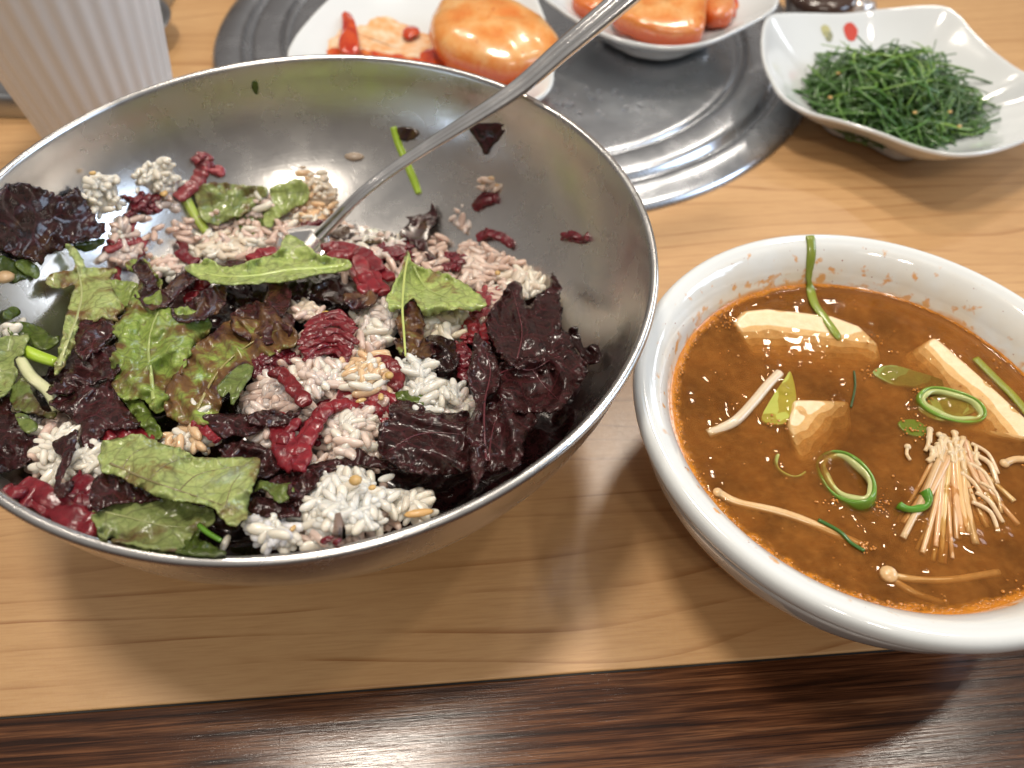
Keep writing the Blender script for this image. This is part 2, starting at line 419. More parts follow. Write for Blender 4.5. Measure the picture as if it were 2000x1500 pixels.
# ------------------------------------------------------------------ spoon
def spoon():
    pts = [(620, 466, .0365), (655, 430, .0425), (700, 384, .0505), (760, 336, .0572), (840, 283, .0650), (1000, 181, .0808)]
    P = [at(*p) for p in pts]
    r = P[-1]; dv = Vector((.037, .0165, .0268))
    P += [r+dv*.5, r+dv, r+dv*1.6, r+dv*2.0]
    wd = [.0032, .0028, .0026, .0026, .0029, .0038, .0045, .0050, .0052, .0045]
    path = crspline([(*p, w) for p, w in zip(P, wd)], 8)
    V = []; F = []; n = len(path); prof = [(-1, -.10), (-.90, .20), (-.50, .42), (-.12, .08), (.12, .08), (.50, .42), (.90, .20), (1, -.10), (.5, -.22), (-.5, -.22)]
    for i, q in enumerate(path):
        p = Vector(q[:3]); a = Vector(path[max(0, i-1)][:3]); b = Vector(path[min(n-1, i+1)][:3])
        t = (b-a).normalized(); s = t.cross(Vector((0, -.35, 1))).normalized(); w = s.cross(t).normalized()
        th = max(.0011, q[3]*.55) if i > 12 else .0021
        for (x, y) in prof: V.append(p+s*x*q[3]+w*y*2.2*th)
    k = len(prof)
    for i in range(n-1):
        for j in range(k): l = (j+1) % k; F.append((i*k+j, i*k+l, (i+1)*k+l, (i+1)*k+j))
    F.append(tuple(range(k-1, -1, -1))); F.append(tuple((n-1)*k+j for j in range(k)))
    root = empty('spoon', P[0]); tag(root, 'stainless steel spoon with long ridged handle leaning on the bowl rim', 'spoon')
    o = mesh_obj('handle', V, F, M['spoon'], root); normals(o)
    b = o.modifiers.new('sub', 'SUBSURF'); b.levels = b.render_levels = 1
    # spoon bowl, half buried
    c = at(545, 505, .0335); ax = (P[0]-c); ax.normalize(); sd = ax.cross(Vector((0, .2, 1))).normalized(); up = sd.cross(ax)
    V = []; F = []; nu, nv = 18, 9
    for lay in (0, 1):
        for i in range(nu):
            a = 2*math.pi*i/nu
            for j in range(nv):
                r = j/(nv-1)
                V.append(c+ax*math.cos(a)*r*.021+sd*math.sin(a)*r*.0155+up*(.0055*r*r-.0045-(.0009 if lay else 0)))
    for lay in (0, 1):
        o0 = lay*nu*nv
        for i in range(nu):
            for j in range(nv-1):
                a, b = o0+i*nv+j, o0+((i+1) % nu)*nv+j
                F.append((a, b, b+1, a+1))
    for i in range(nu):
        a, b = i*nv+nv-1, ((i+1) % nu)*nv+nv-1; F.append((a, b, b+nu*nv, a+nu*nv))
    mesh_obj('spoon_bowl', V, F, M['spoon'], root)
spoon()

# ------------------------------------------------------------------ salad: leaves
ZO = {'A': (0, 250, 2.727), 'B': (600, 250, 2.727), 'C': (0, 700, 2.857), 'D': (500, 650, 2.667), 'P': (0, 0, 1.)}
def cv(z, P): ox, oy, s = ZO[z]; return [(ox+x/s, oy+y/s) for x, y in P]
def inside(P, Q):
    x, y = P[:, 0], P[:, 1]; c = np.zeros(len(P), bool); n = len(Q); j = n-1
    for i in range(n):
        xi, yi = Q[i]; xj, yj = Q[j]
        m = ((yi > y) != (yj > y)); c ^= m & (x < (xj-xi)*(y-yi)/((yj-yi)+1e-12)+xi); j = i
    return c
def ridged(p, sc, seed):
    v = noise.noise(Vector((p[0]/sc+seed*13.1, p[1]/sc-seed*7.7, seed*3.3)))
    return 1-2*abs(v)
LEAVES = 0
def leaf(label, poly, off=3., amp=2., sc=42, frill=1.5, edge=1.2, col=(.5, .5, 0), step=5., name='lettuce_leaf', cat='leaf', curl=0., mat='leaf', grad=None, blister=1., ridge_dir=None, cup=0.):
    """poly in photo pixels; off/amp/edge/curl in millimetres"""
    global LEAVES
    LEAVES += 1; sd = LEAVES*1.37
    O = crspline(poly, 8, closed=True)
    # resample
    pts = []; acc = 0; last = O[0]; pts.append(last)
    for p in O[1:]+[O[0]]:
        d = np.linalg.norm(p-last)
        while d >= step:
            last = last+(p-last)*step/d; pts.append(last); d = np.linalg.norm(p-last)
    if np.linalg.norm(pts[-1]-pts[0]) < step*.5: pts.pop()
    n = len(pts); Q = []
    for i, p in enumerate(pts):
        t = pts[(i+1) % n]-pts[i-1]; t /= (np.linalg.norm(t)+1e-9); nr = np.array([-t[1], t[0]])
        w = noise.noise(Vector((p[0]/9., p[1]/9., sd)))+.6*noise.noise(Vector((p[0]/4., p[1]/4., sd+9)))
        Q.append(p+nr*w*frill*2.4)
    Q = np.array(Q)
    x0, y0 = Q.min(0); x1, y1 = Q.max(0)
    g = [(x+(step/2 if j % 2 else 0), y) for j, y in enumerate(np.arange(y0, y1, step*.87)) for x in np.arange(x0, x1, step)]
    G = np.array(g)+rng.normal(0, step*.12, (len(g), 2)); G = G[inside(G, Q)]
    if len(G):
        d = np.sqrt(((G[:, None, :]-Q[None])**2).sum(2)).min(1); G = G[d > step*.55]
    allp = np.vstack([Q, G]) if len(G) else Q
    res = delaunay_2d_cdt([Vector(p) for p in allp], [(i, (i+1) % len(Q)) for i in range(len(Q))], [], 1, 1e-4)
    vs = np.array([tuple(v) for v in res[0]]); fs = [f for f in res[2]]
    de = np.sqrt(((vs[:, None, :]-Q[None])**2).sum(2)).min(1)
    cen = vs.mean(0); ext = max(x1-x0, y1-y0)
    h = np.zeros(len(vs))
    for i, p in enumerate(vs):
        q = p
        if ridge_dir:
            c_, s_ = math.cos(ridge_dir), math.sin(ridge_dir); q = np.array([(p[0]*c_+p[1]*s_)*.35, -p[0]*s_+p[1]*c_])
        a = ridged(q, sc*1.6, sd)*1.0+noise.noise(Vector((q[0]/sc*1.3, q[1]/sc*1.3, sd+5)))*.9
        vd = noise.voronoi(Vector((p[0]/(sc*.8)+.25*noise.noise(Vector((p[0]/18., p[1]/18., sd))), p[1]/(sc*.8), sd)))[0]
        bl = math.sin(min(1., (vd[1]-vd[0])*1.35)*math.pi/2)
        b2 = noise.noise(Vector((p[0]/14., p[1]/14., sd+2)))
        k = math.exp(-de[i]/11.)
        h[i] = amp*(a*1.15)+blister*.50*bl+.10*b2*blister+cup*(1-math.exp(-de[i]/22.))+edge*k*(noise.noise(Vector((p[0]/13., p[1]/13., sd+30)))*2.2)-curl*k
    if grad: h += grad[0]*(vs[:, 0]-cen[0])/ext+grad[1]*(vs[:, 1]-cen[1])/ext
    X = march(vs, (off+h)/1000.)
    # drop faces torn across a height jump
    F = []
    for f in fs:
        a, b, c = X[list(f)]; m = max(np.linalg.norm(a-b), np.linalg.norm(b-c), np.linalg.norm(c-a))
        if m < .016: F.append(f)
    o = mesh_obj(name, X, F, M[mat]); o.color = (*col, 1)
    at_ = o.data.attributes.new('margin', 'FLOAT', 'POINT'); at_.data.foreach_set('value', np.exp(-de/20.).astype(np.float32))
    o.data.update()
    # faces towards the viewer
    if sum(p.normal.z for p in o.data.polygons) < 0: o.data.flip_normals()
    s = o.modifiers.new('thickness', 'SOLIDIFY'); s.thickness = .00045; s.offset = -1
    tag(o, label, cat)
    return o

# leaf bed under the pieces; near-black colour paints the shade in the gaps
def salad_bed():
    V = []; F = []; nr, na = 60, 150
    for i in range(nr):
        r = .1035*i/(nr-1)
        for j in range(na):
            a = 2*math.pi*j/na; x = BX+r*math.cos(a); y = BY+r*math.sin(a)
            h = ridged((x, y), .011, 3)*.0035+noise.noise(Vector((x*260, y*260, 1)))*.0015
            V.append((x, y, float(Msurf(x, y))-.0085+h))
    idx = {}
    keep = [bool(v[2] > wallz(math.hypot(v[0]-BX, v[1]-BY))-.004) for v in V]
    for i in range(nr-1):
        for j in range(na):
            f = (i*na+j, i*na+(j+1) % na, (i+1)*na+(j+1) % na, (i+1)*na+j)
            if all(keep[q] for q in f): F.append(f)
    used = sorted({q for f in F for q in f}); mp = {u: i for i, u in enumerate(used)}
    o = mesh_obj('shaded_lettuce_bed', [V[u] for u in used], [tuple(mp[q] for q in f) for f in F], M['leaf'])
    o.color = (.98, .42, 0, 1)
    tag(o, 'lettuce packed under the rice in the steel bowl, coloured near black as shaded gaps', 'lettuce', kind='stuff')
salad_bed()

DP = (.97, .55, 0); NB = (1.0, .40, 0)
leaf('dark purple curly leaf on the left wall of the steel bowl', cv('A', [(-120, 400), (-40, 370), (40, 305), (90, 300), (160, 300), (230, 330), (290, 345), (330, 372), (380, 325), (420, 322), (450, 380), (490, 440), (520, 490), (560, 520), (545, 580), (480, 590), (420, 600), (350, 640), (290, 660), (240, 690), (220, 735), (170, 700), (100, 690), (50, 660), (-20, 640), (-110, 600)]), 5, 1.8, 34, 2.4, 1.6, (.76, .62, .1), blister=1.1)
leaf('dark green herb leaf tucked under the upper left purple leaf', cv('A', [(-40, 660), (0, 680), (60, 700), (120, 740), (150, 790), (80, 825), (40, 805), (-30, 770)]), 1.5, 1., 30, 1.5, .8, (.30, .22, 0))
leaf('small dark green sprig right of the upper left purple leaf', cv('A', [(400, 620), (480, 600), (560, 590), (540, 630), (460, 655), (410, 645)]), 1.2, 1., 30, 1.5, .8, (.2, .2, 0))
leaf('pale green folded scrap under the upper left purple leaf', cv('A', [(85, 710), (130, 700), (190, 730), (215, 770), (200, 800), (150, 785), (100, 750)]), 3, .6, 30, 1., .5, (.0, .52, .3))
leaf('pinkish green frilly leaf standing near the left rim', cv('A', [(375, 620), (400, 640), (440, 690), (455, 740), (520, 745), (600, 745), (620, 760), (590, 800), (600, 850), (640, 930), (662, 990), (620, 1010), (640, 1035), (560, 1015), (480, 1035), (420, 1060), (400, 1130), (370, 1210), (330, 1290), (285, 1310), (300, 1230), (330, 1120), (350, 1000), (380, 900), (400, 830), (350, 850), (300, 850), (240, 830), (270, 780), (340, 760), (400, 760), (390, 700), (345, 630)]), 6, 2.8, 60, 1.2, 1.6, (.38, 1.0, 1.0), blister=.5)
leaf('light green scrap beside the pinkish frilly leaf', cv('A', [(545, 830), (590, 810), (640, 810), (740, 830), (700, 870), (690, 930), (640, 960), (600, 960), (560, 920), (530, 870)]), 5.5, 1.2, 30, 1.2, .6, (.02, .85, .5))
leaf('maroon serrated leaf edge below the pinkish frilly leaf', cv('A', [(430, 1040), (500, 1020), (590, 1015), (610, 1050), (600, 1110), (560, 1130), (570, 1160), (520, 1180), (490, 1210), (430, 1240), (400, 1180), (380, 1110)]), 7.5, 1.2, 28, 2.4, .8, (.82, 1.0, .3), blister=.7)
leaf('bright green parsley leaf near the left rim', cv('A', [(45, 1050), (100, 1030), (200, 1050), (280, 1110), (320, 1110), (290, 1160), (220, 1180), (130, 1140), (60, 1100)]), 3, .8, 30, .8, .6, (.0, .32, 0), name='parsley_leaf')
leaf('tiny round green leaf at the far left of the bowl', cv('A', [(20, 980), (60, 950), (100, 960), (110, 990), (60, 1020), (25, 1010)]), 4, .4, 30, .4, .3, (.0, .30, 0), name='parsley_leaf')
leaf('grey green leaf cut by the left side of the picture', cv('A', [(-60, 1130), (0, 1120), (60, 1100), (110, 1110), (150, 1092), (130, 1190), (65, 1240), (90, 1290), (60, 1380), (-60, 1440)]), 5, 1.4, 40, 1., .8, (.28, .7, .9), blister=.5)
leaf('dark purple leaf lobe below the maroon frill at left', cv('C', [(275, 240), (330, 210), (400, 170), (460, 150), (530, 160), (620, 100), (660, 90), (650, 180), (680, 240), (720, 290), (780, 340), (760, 390), (680, 400), (600, 400), (560, 440), (520, 490), (460, 490), (430, 430), (420, 370), (350, 300), (290, 270)]), 6.5, 1.4, 40, 1.8, 1., (.98, .85, 0), blister=.6)
leaf('maroon frilly leaf above the purple lobe at left', cv('C', [(250, 190), (290, 140), (370, 100), (385, 50), (440, 0), (560, -60), (650, -60), (660, 90), (560, 110), (520, 150), (460, 160), (380, 200), (320, 195)]), 7, 1.6, 30, 2.2, 1.2, (.92, .75, 0))
leaf('dark maroon leaf against the left front wall of the bowl', cv('C', [(-60, 150), (0, 190), (60, 200), (65, 290), (110, 330), (170, 400), (150, 425), (210, 440), (212, 500), (190, 570), (100, 610), (-20, 620), (-80, 400)]), 2.5, 2., 40, 2., 1.2, (.99, .6, 0))
leaf('green and grey leaf strip beside the pale stem at left', cv('C', [(60, 170), (130, 110), (165, 150), (200, 230), (260, 300), (320, 290), (300, 340), (250, 330), (200, 310), (130, 300), (70, 260)]), 5, 1.2, 35, 1.2, .8, (.35, .42, .4))
leaf('small pointed green leaf over the dark maroon leaf at left', cv('C', [(80, 310), (140, 310), (210, 370), (200, 400), (140, 415), (100, 360)]), 6, .6, 30, .8, .4, (.15, .42, .4))
leaf('crumpled bright green and brown leaf left of the bowl centre', cv('A', [(670, 720), (720, 700), (775, 700), (815, 760), (850, 800), (870, 900), (900, 960), (980, 950), (1080, 990), (1130, 1060), (1060, 1150), (1000, 1230), (960, 1310), (900, 1390), (880, 1490), (820, 1510), (760, 1440), (650, 1440), (600, 1350), (592, 1200), (622, 1130), (600, 1060), (660, 1000), (680, 940), (700, 880), (735, 830), (740, 790), (690, 760)]), 7, 3., 38, 1.8, 1.4, (.40, .85, .3), blister=1.1)
leaf('green tapering leaf hanging under the crumpled green and brown leaf', cv('C', [(650, 90), (700, 75), (760, 140), (800, 240), (860, 330), (900, 420), (885, 452), (830, 430), (780, 360), (700, 260), (655, 190)]), 6, 1.2, 30, 1.4, 1., (.22, .42, 0), blister=1.2)
leaf('brown ruffled ridge between the two crumpled leaves at centre left', cv('A', [(700, 740), (770, 700), (820, 790), (870, 860), (960, 750), (1030, 740), (1040, 780), (990, 850), (950, 890), (900, 960), (960, 950), (1040, 900), (1110, 850), (1190, 835), (1210, 900), (1180, 960), (1120, 1000), (1020, 1030), (940, 1020), (880, 960), (800, 960), (720, 900), (760, 830)]), 9.5, 1.6, 26, 1.8, 1., (.66, .75, 0), blister=1.)
leaf('broad olive brown leaf with fine ridges at the bowl centre', cv('A', [(960, 1280), (1000, 1200), (1060, 1140), (1150, 1080), (1200, 1030), (1300, 1010), (1400, 1020), (1500, 1030), (1560, 1060), (1590, 1110), (1570, 1160), (1480, 1190), (1400, 1240), (1340, 1290), (1250, 1310), (1210, 1380), (1180, 1440), (1140, 1560), (1020, 1580), (900, 1540), (870, 1440), (900, 1350)]), 8, 1.9, 26, 1., .8, (.50, .95, .15), blister=.7, ridge_dir=1.05)
leaf('bright light green leaf lying over the middle of the bowl', cv('A', [(980, 740), (1060, 720), (1110, 700), (1200, 740), (1300, 720), (1400, 690), (1480, 660), (1510, 600), (1530, 565), (1600, 600), (1700, 670), (1780, 690), (1850, 700), (1870, 740), (1800, 765), (1700, 775), (1600, 795), (1480, 820), (1340, 825), (1200, 832), (1100, 812), (1030, 785)]), 12.5, 1.8, 50, 1., 1.2, (-.12, 1.05, .8), blister=.5, cup=-3.2)
leaf('yellow green torn leaf with dark holes behind the rice', cv('A', [(1030, 310), (1130, 290), (1250, 300), (1400, 310), (1430, 340), (1380, 400), (1330, 440), (1200, 500), (1130, 510), (1060, 470), (1050, 400)]), 4, 2.2, 30, 1.4, 1., (.38, .75, .8))
leaf('yellow green leaf lobe left of the spoon handle', cv('A', [(1440, 320), (1520, 290), (1590, 268), (1640, 320), (1640, 380), (1580, 420), (1500, 470), (1430, 530), (1400, 470), (1450, 410)]), 6, 1.6, 30, 1.2, 1., (.24, .9, .8))
leaf('green leaf scrap under the torn leaf behind the rice', cv('A', [(1250, 470), (1360, 430), (1420, 460), (1450, 540), (1380, 570), (1290, 545)]), 3, 1., 30, 1.2, 1., (.25, .36, 0))
leaf('near black leaf under the bright green leaf', cv('A', [(1180, 820), (1400, 805), (1560, 790), (1800, 770), (1920, 840), (1920, 940), (1780, 930), (1620, 890), (1540, 920), (1500, 970), (1400, 990), (1260, 960), (1200, 920)]), 3.5, 2.2, 36, 1.4, 1., NB)
leaf('reddish brown strip hanging below the bright green leaf', cv('A', [(1430, 820), (1500, 808), (1550, 870), (1530, 960), (1500, 1005), (1400, 1015), (1410, 920)]), 8.5, 1., 30, 1.2, .8, (.72, .95, .4), blister=.6)
leaf('yellow green pointed leaf with a purple edge right of centre', cv('B', [(530, 648), (560, 720), (640, 750), (740, 780), (840, 830), (900, 870), (960, 932), (900, 975), (820, 965), (740, 975), (640, 1005), (600, 960), (560, 900), (500, 960), (440, 975), (430, 900), (470, 820), (510, 750)]), 9, 3.2, 48, 1.4, 1.2, (.34, 1.1, .8), blister=.7)
leaf('pinkish brown leaf flap under the yellow green pointed leaf', cv('B', [(500, 950), (560, 900), (610, 970), (625, 1040), (615, 1120), (565, 1220), (520, 1232), (500, 1120), (475, 1040)]), 7.5, 1.2, 26, 1.2, .8, (.62, .95, .6), blister=.6)
leaf('brown frilly leaf tip standing right of the spoon', cv('B', [(495, 560), (550, 490), (520, 470), (560, 470), (620, 460), (660, 430), (665, 400), (692, 450), (680, 510), (650, 560), (640, 640), (680, 680), (715, 735), (690, 752), (655, 700), (600, 640), (555, 600)]), 4, 1.2, 26, 1.2, .8, (.68, .85, .1), blister=.5)
leaf('olive leaf strip lying behind the beef at the spoon neck', cv('B', [(120, 520), (200, 510), (260, 515), (330, 530), (400, 545), (480, 570), (440, 610), (340, 610), (200, 595), (130, 570)]), 4, 1., 26, 1.2, .8, (.50, .5, 0))
leaf('big dark purple curly leaf standing at the right of the bowl', cv('B', [(950, 1050), (980, 960), (1030, 900), (1060, 840), (1110, 812), (1142, 840), (1152, 905), (1182, 948), (1230, 890), (1282, 850), (1298, 765), (1324, 790), (1352, 850), (1342, 905), (1362, 980), (1354, 1060), (1400, 1110), (1420, 1180), (1360, 1260), (1260, 1290), (1160, 1290), (1060, 1250), (1010, 1180), (975, 1120)]), 9, 3.4, 36, 1.6, 2.0, (.86, .70, 0), blister=.8, grad=(0, 7), ridge_dir=1.45)
leaf('small dark purple tip touching the right bowl wall', cv('B', [(1390, 1070), (1440, 1060), (1450, 1110), (1480, 1170), (1530, 1145), (1562, 1190), (1545, 1240), (1490, 1250), (1440, 1180), (1400, 1120)]), 3, 1.6, 22, 1.6, 1., NB)
leaf('puffed dark purple lobe with glints below the standing purple leaf', cv('D', [(1240, 210), (1290, 150), (1380, 130), (1480, 120), (1560, 90), (1660, 100), (1720, 160), (1715, 230), (1650, 320), (1590, 400), (1540, 415), (1470, 410), (1380, 420), (1300, 380), (1250, 310)]), 12, 2.6, 44, 1.6, 1.8, (.88, .72, 0), blister=1.1)
leaf('lower dark purple leaf flap hanging towards the front rim', cv('D', [(1180, 400), (1260, 350), (1350, 380), (1440, 400), (1460, 470), (1400, 560), (1392, 640), (1340, 705), (1250, 722), (1180, 700), (1150, 600), (1150, 480)]), 12, 2.4, 40, 1.4, 1.6, (.90, .66, 0), blister=1.0, ridge_dir=1.2)
leaf('narrow upright purple leaf blade with a pale edge at the right', cv('D', [(1140, 0), (1175, 30), (1230, 90), (1262, 170), (1262, 260), (1230, 310), (1190, 360), (1180, 450), (1190, 560), (1200, 680), (1160, 770), (1135, 822), (1120, 740), (1108, 600), (1100, 480), (1140, 380), (1115, 300), (1108, 200), (1125, 100)]), 15, 2.2, 34, 1.0, 1.6, (.90, .80, .2), blister=.8, ridge_dir=1.57)
leaf('dark purple wrinkled leaf in the lower middle of the bowl', cv('D', [(640, 480), (690, 450), (700, 370), (760, 350), (850, 372), (900, 402), (1000, 420), (1110, 420), (1125, 560), (1120, 700), (1020, 740), (900, 732), (800, 730), (720, 682), (650, 640), (640, 560)]), 9.5, 2.6, 44, 1.4, 1.6, (.88, .70, 0), blister=.9, ridge_dir=.3)
leaf('thin brown curled leaf edge above the front rice clump', cv('D', [(60, 780), (120, 740), (200, 720), (300, 680), (420, 650), (520, 600), (600, 640), (700, 680), (760, 720), (640, 705), (560, 690), (480, 692), (350, 745), (250, 800), (150, 800)]), 7, 1.2, 26, 1.4, .8, (.80, .72, 0), blister=.7)
leaf('black purple lump of leaf between beef and white rice', cv('B', [(645, 1108), (720, 1108), (800, 1150), (812, 1240), (772, 1292), (700, 1292), (650, 1250), (600, 1210)]), 6, 1.8, 22, 1., 1., NB, blister=1.8)
leaf('small bright green leaf scrap beside the purple wrinkled leaf', cv('D', [(730, 310), (800, 298), (862, 310), (872, 372), (800, 362), (740, 352)]), 8, .8, 26, .8, .5, (.0, .34, 0))
leaf('pale green veined leaf folded flat near the front rim', cv('C', [(560, 500), (578, 462), (640, 450), (760, 420), (830, 440), (920, 480), (1010, 500), (1100, 550), (1240, 552), (1350, 552), (1452, 560), (1440, 650), (1400, 740), (1388, 790), (1380, 880), (1340, 910), (1300, 940), (1250, 900), (1200, 840), (1100, 800), (1000, 790), (900, 780), (780, 722), (680, 662), (562, 620)]), 11, 2.6, 85, .9, 1.3, (.37, .92, 1.0), step=4.5, blister=.4, cup=1.2)
leaf('grey green leaf under the pale veined leaf at the front', cv('C', [(510, 870), (560, 820), (620, 770), (720, 775), (860, 770), (1000, 790), (1100, 820), (1190, 845), (1180, 920), (1080, 980), (1040, 1040), (960, 1075), (860, 1060), (720, 1030), (600, 1000), (550, 975)]), 7, 1.2, 46, 1.2, 1., (.34, .60, .95), blister=.6)
leaf('purple brown leaf between beef and pale veined leaf', cv('C', [(520, 680), (600, 630), (700, 670), (800, 720), (900, 780), (800, 800), (720, 800), (600, 820), (540, 850), (500, 790)]), 8.2, 1., 30, 1., .8, (.86, .8, .1), blister=.9)
leaf('dark green parsley sprig at the front rim', cv('C', [(1000, 1040), (1040, 960), (1080, 890), (1122, 930), (1110, 1000), (1180, 1040), (1262, 1092), (1150, 1105), (1050, 1095), (980, 1085)]), 6, 1.2, 24, 1.2, .8, (.0, .22, 0), name='parsley_leaf')
leaf('brown twisted leaf scrap on white rice at the left front', cv('C', [(295, 470), (340, 440), (400, 410), (427, 390), (422, 480), (402, 560), (350, 640), (332, 700), (380, 690), (412, 680), (402, 740), (322, 772), (300, 722), (318, 620), (342, 560), (302, 512)]), 9.5, 1., 30, 1., .8, (.72, .8, .1), blister=.5)
leaf('glossy dark brown leaf roll at the bowl centre', cv('C', [(1120, 320), (1200, 308), (1300, 308), (1420, 318), (1500, 332), (1592, 310), (1540, 352), (1480, 392), (1400, 432), (1300, 432), (1220, 452), (1180, 402), (1130, 352)]), 10, 1., 24, .8, .6, (.86, .8, 0), blister=.6, curl=1.5)
leaf('small green spear leaf beside the olive brown leaf', cv('C', [(1210, 160), (1280, 80), (1350, 32), (1412, 42), (1400, 100), (1342, 190), (1292, 262), (1280, 182), (1240, 212)]), 11, .6, 30, .6, .4, (.20, .46, .5), blister=.5)
leaf('green curled leaf scrap right of the pale veined leaf', cv('C', [(1420, 740), (1440, 682), (1500, 690), (1560, 702), (1620, 692), (1642, 730), (1602, 790), (1540, 802), (1510, 752), (1460, 722)]), 10, 1.2, 24, 1., .8, (.25, .42, .4))
leaf('brown leaf scrap tucked left of the front rice clump', cv('C', [(1370, 820), (1420, 750), (1500, 780), (1600, 800), (1700, 790), (1702, 850), (1662, 892), (1600, 882), (1520, 880), (1420, 880)]), 7.5, 1.2, 24, 1., .8, (.82, .72, .1))
leaf('dark triangular leaf scrap stuck on the far bowl wall', cv('B', [(860, -10), (940, -25), (1060, -15), (1040, 30), (1010, 70), (975, 110), (948, 142), (915, 90), (885, 40)]), 1.5, .8, 34, .8, .8, (.90, .6, 0))
leaf('small olive leaf scrap beside the green stem on the far wall', cv('P', [(775, 252), (795, 248), (815, 255), (812, 268), (795, 277), (780, 272)]), 1.2, .6, 20, .8, .6, (.55, .4, 0), step=4)
leaf('tiny dark green herb fleck high on the far bowl wall', cv('P', [(492, 160), (500, 158), (505, 170), (503, 184), (496, 182), (492, 172)]), .8, .2, 20, .4, .2, (.1, .2, 0), step=3, name='herb_fleck', cat='herb')
leaf('translucent reddish brown leaf scrap left of the centre beef', cv('P', [(455, 610), (500, 590), (545, 600), (575, 625), (560, 660), (520, 672), (478, 660), (450, 640)]), 7.5, 2., 30, 2., 1.4, (.62, 1.0, .3), blister=.6)
leaf('small brown leaf curl behind the centre white rice', cv('P', [(668, 580), (700, 566), (738, 574), (720, 600), (690, 606)]), 8, 1.6, 24, 2., 1.2, (.66, .95, .2), blister=.6)
leaf('brown leaf scrap poking between the rice mounds at centre', cv('P', [(480, 812), (520, 800), (560, 806), (590, 796), (572, 822), (530, 832), (490, 828)]), 9.5, 1.4, 24, 1.8, 1.2, (.72, .85, .1), blister=.6)
leaf('dark frilled leaf edge left of the lower beef heap', cv('P', [(430, 880), (470, 860), (510, 868), (548, 900), (530, 930), (480, 925), (440, 905)]), 6.5, 2., 28, 2.2, 1.6, (.84, .8, .1), blister=.8)
leaf('olive leaf scrap above the glossy white rice', cv('P', [(770, 668), (800, 655), (838, 662), (850, 690), (820, 700), (785, 694)]), 7.5, 1.4, 24, 1.8, 1.2, (.58, .8, .3), blister=.6)
leaf('thin maroon leaf strip across the creamy rice behind', cv('P', [(420, 520), (455, 508), (500, 512), (520, 524), (490, 534), (440, 536)]), 6.5, 1.2, 24, 1.6, 1.2, (.84, 1.0, .2), blister=.6)
leaf('brown ragged leaf tip at the left of the front rice', cv('P', [(560, 960), (582, 930), (612, 915), (622, 940), (600, 965), (575, 985)]), 9, 1.6, 24, 1.8, 1.2, (.80, .8, .1), blister=.6)
leaf('near black leaf piece coloured as the shadow under the centre beef', cv('B', [(-200, 1100), (-60, 1180), (60, 1260), (40, 1330), (-120, 1400), (-240, 1380), (-330, 1250)]), 2, 1.5, 30, 1., .8, NB)  # near-black filler, shadow below the beef put into its colour
leaf('maroon leaf edge peeking at the left of the beef heap', cv('C', [(1560, 690), (1640, 650), (1760, 640), (1840, 700), (1780, 760), (1660, 780), (1580, 760)]), 3.5, 1.5, 26, 1.2, .8, (.95, .8, 0))

from mathutils.bvhtree import BVHTree
def rib(lab, P, wpx, col, name='midrib'):
    lf = next((o for o in COL.objects if o.get('label') == lab), None)
    if lf is None: return
    bv = BVHTree.FromPolygons([v.co+lf.location for v in lf.data.vertices], [tuple(p.vertices) for p in lf.data.polygons])
    pts = []
    for q in crspline(P, 8):
        d = Vector(dirs([q])[0]).normalized(); h = bv.ray_cast(Vector((0, 0, CAMH)), d)
        if h[0] is not None: pts.append(h[0]-d*.0001)
    if len(pts) < 4: return
    # steady the height along the vein
    for _ in range(2): pts = [pts[0]]+[(pts[i-1]+pts[i]*2+pts[i+1])/4 for i in range(1, len(pts)-1)]+[pts[-1]]
    n = len(pts); sc = (pts[0]-Vector((0, 0, CAMH))).length/FPX
    V, F = tube(pts, [wpx*.5*sc*(1-.75*i/(n-1)) for i in range(n)], 8, .55)
    o = mesh_obj(name, V, F, M['stem'], lf); o.color = (*col, 1)
GRN = (.34, .40, .14); MAG = (.10, .020, .028)
rib('bright light green leaf lying over the middle of the bowl', [(672, 518), (620, 524), (560, 528), (500, 538), (440, 540), (400, 533)], 12, (.46, .55, .18))
L15 = 'pale green veined leaf folded flat near the front rim'
for P, w in (([(215, 905), (260, 925), (310, 945), (370, 965), (430, 985), (465, 1000)], 5), ([(290, 938), (320, 910), (360, 895), (400, 900)], 3), ([(350, 958), (380, 930), (420, 918), (470, 910)], 3), ([(240, 915), (255, 890), (290, 870)], 2.5), ([(440, 990), (452, 950), (470, 925)], 3)): rib(L15, P, w, (.20, .17, .08), 'vein')
rib('crumpled bright green and brown leaf left of the bowl centre', [(300, 780), (295, 730), (290, 680), (300, 630), (320, 590)], 9, GRN)
rib('broad olive brown leaf with fine ridges at the bowl centre', [(385, 800), (410, 750), (440, 710), (490, 670), (540, 645)], 7, (.30, .25, .09))
rib('yellow green pointed leaf with a purple edge right of centre', [(800, 500), (830, 560), (870, 580), (920, 600)], 6, GRN)
rib('grey green leaf under the pale veined leaf at the front', [(205, 1000), (250, 1010), (310, 1025), (370, 1030)], 5, (.26, .28, .12))
PU = 'puffed dark purple lobe with glints below the standing purple leaf'
for P, w in (([(965, 735), (1000, 720), (1040, 722), (1080, 700), (1120, 690)], 8), ([(1040, 722), (1060, 750), (1090, 780)], 5)): rib(PU, P, w*.6, MAG, 'vein')
rib('narrow upright purple leaf blade with a pale edge at the right', [(950, 900), (945, 840), (945, 790), (958, 730), (950, 690)], 6, MAG)
rib('big dark purple curly leaf standing at the right of the bowl', [(1010, 700), (1020, 650), (1010, 600), (1000, 565)], 4, MAG)
rib('lower dark purple leaf flap hanging towards the front rim', [(955, 900), (960, 850), (975, 810), (1010, 790)], 4, MAG)
rib('dark purple wrinkled leaf in the lower middle of the bowl', [(760, 880), (810, 850), (860, 845), (910, 850)], 4, MAG)
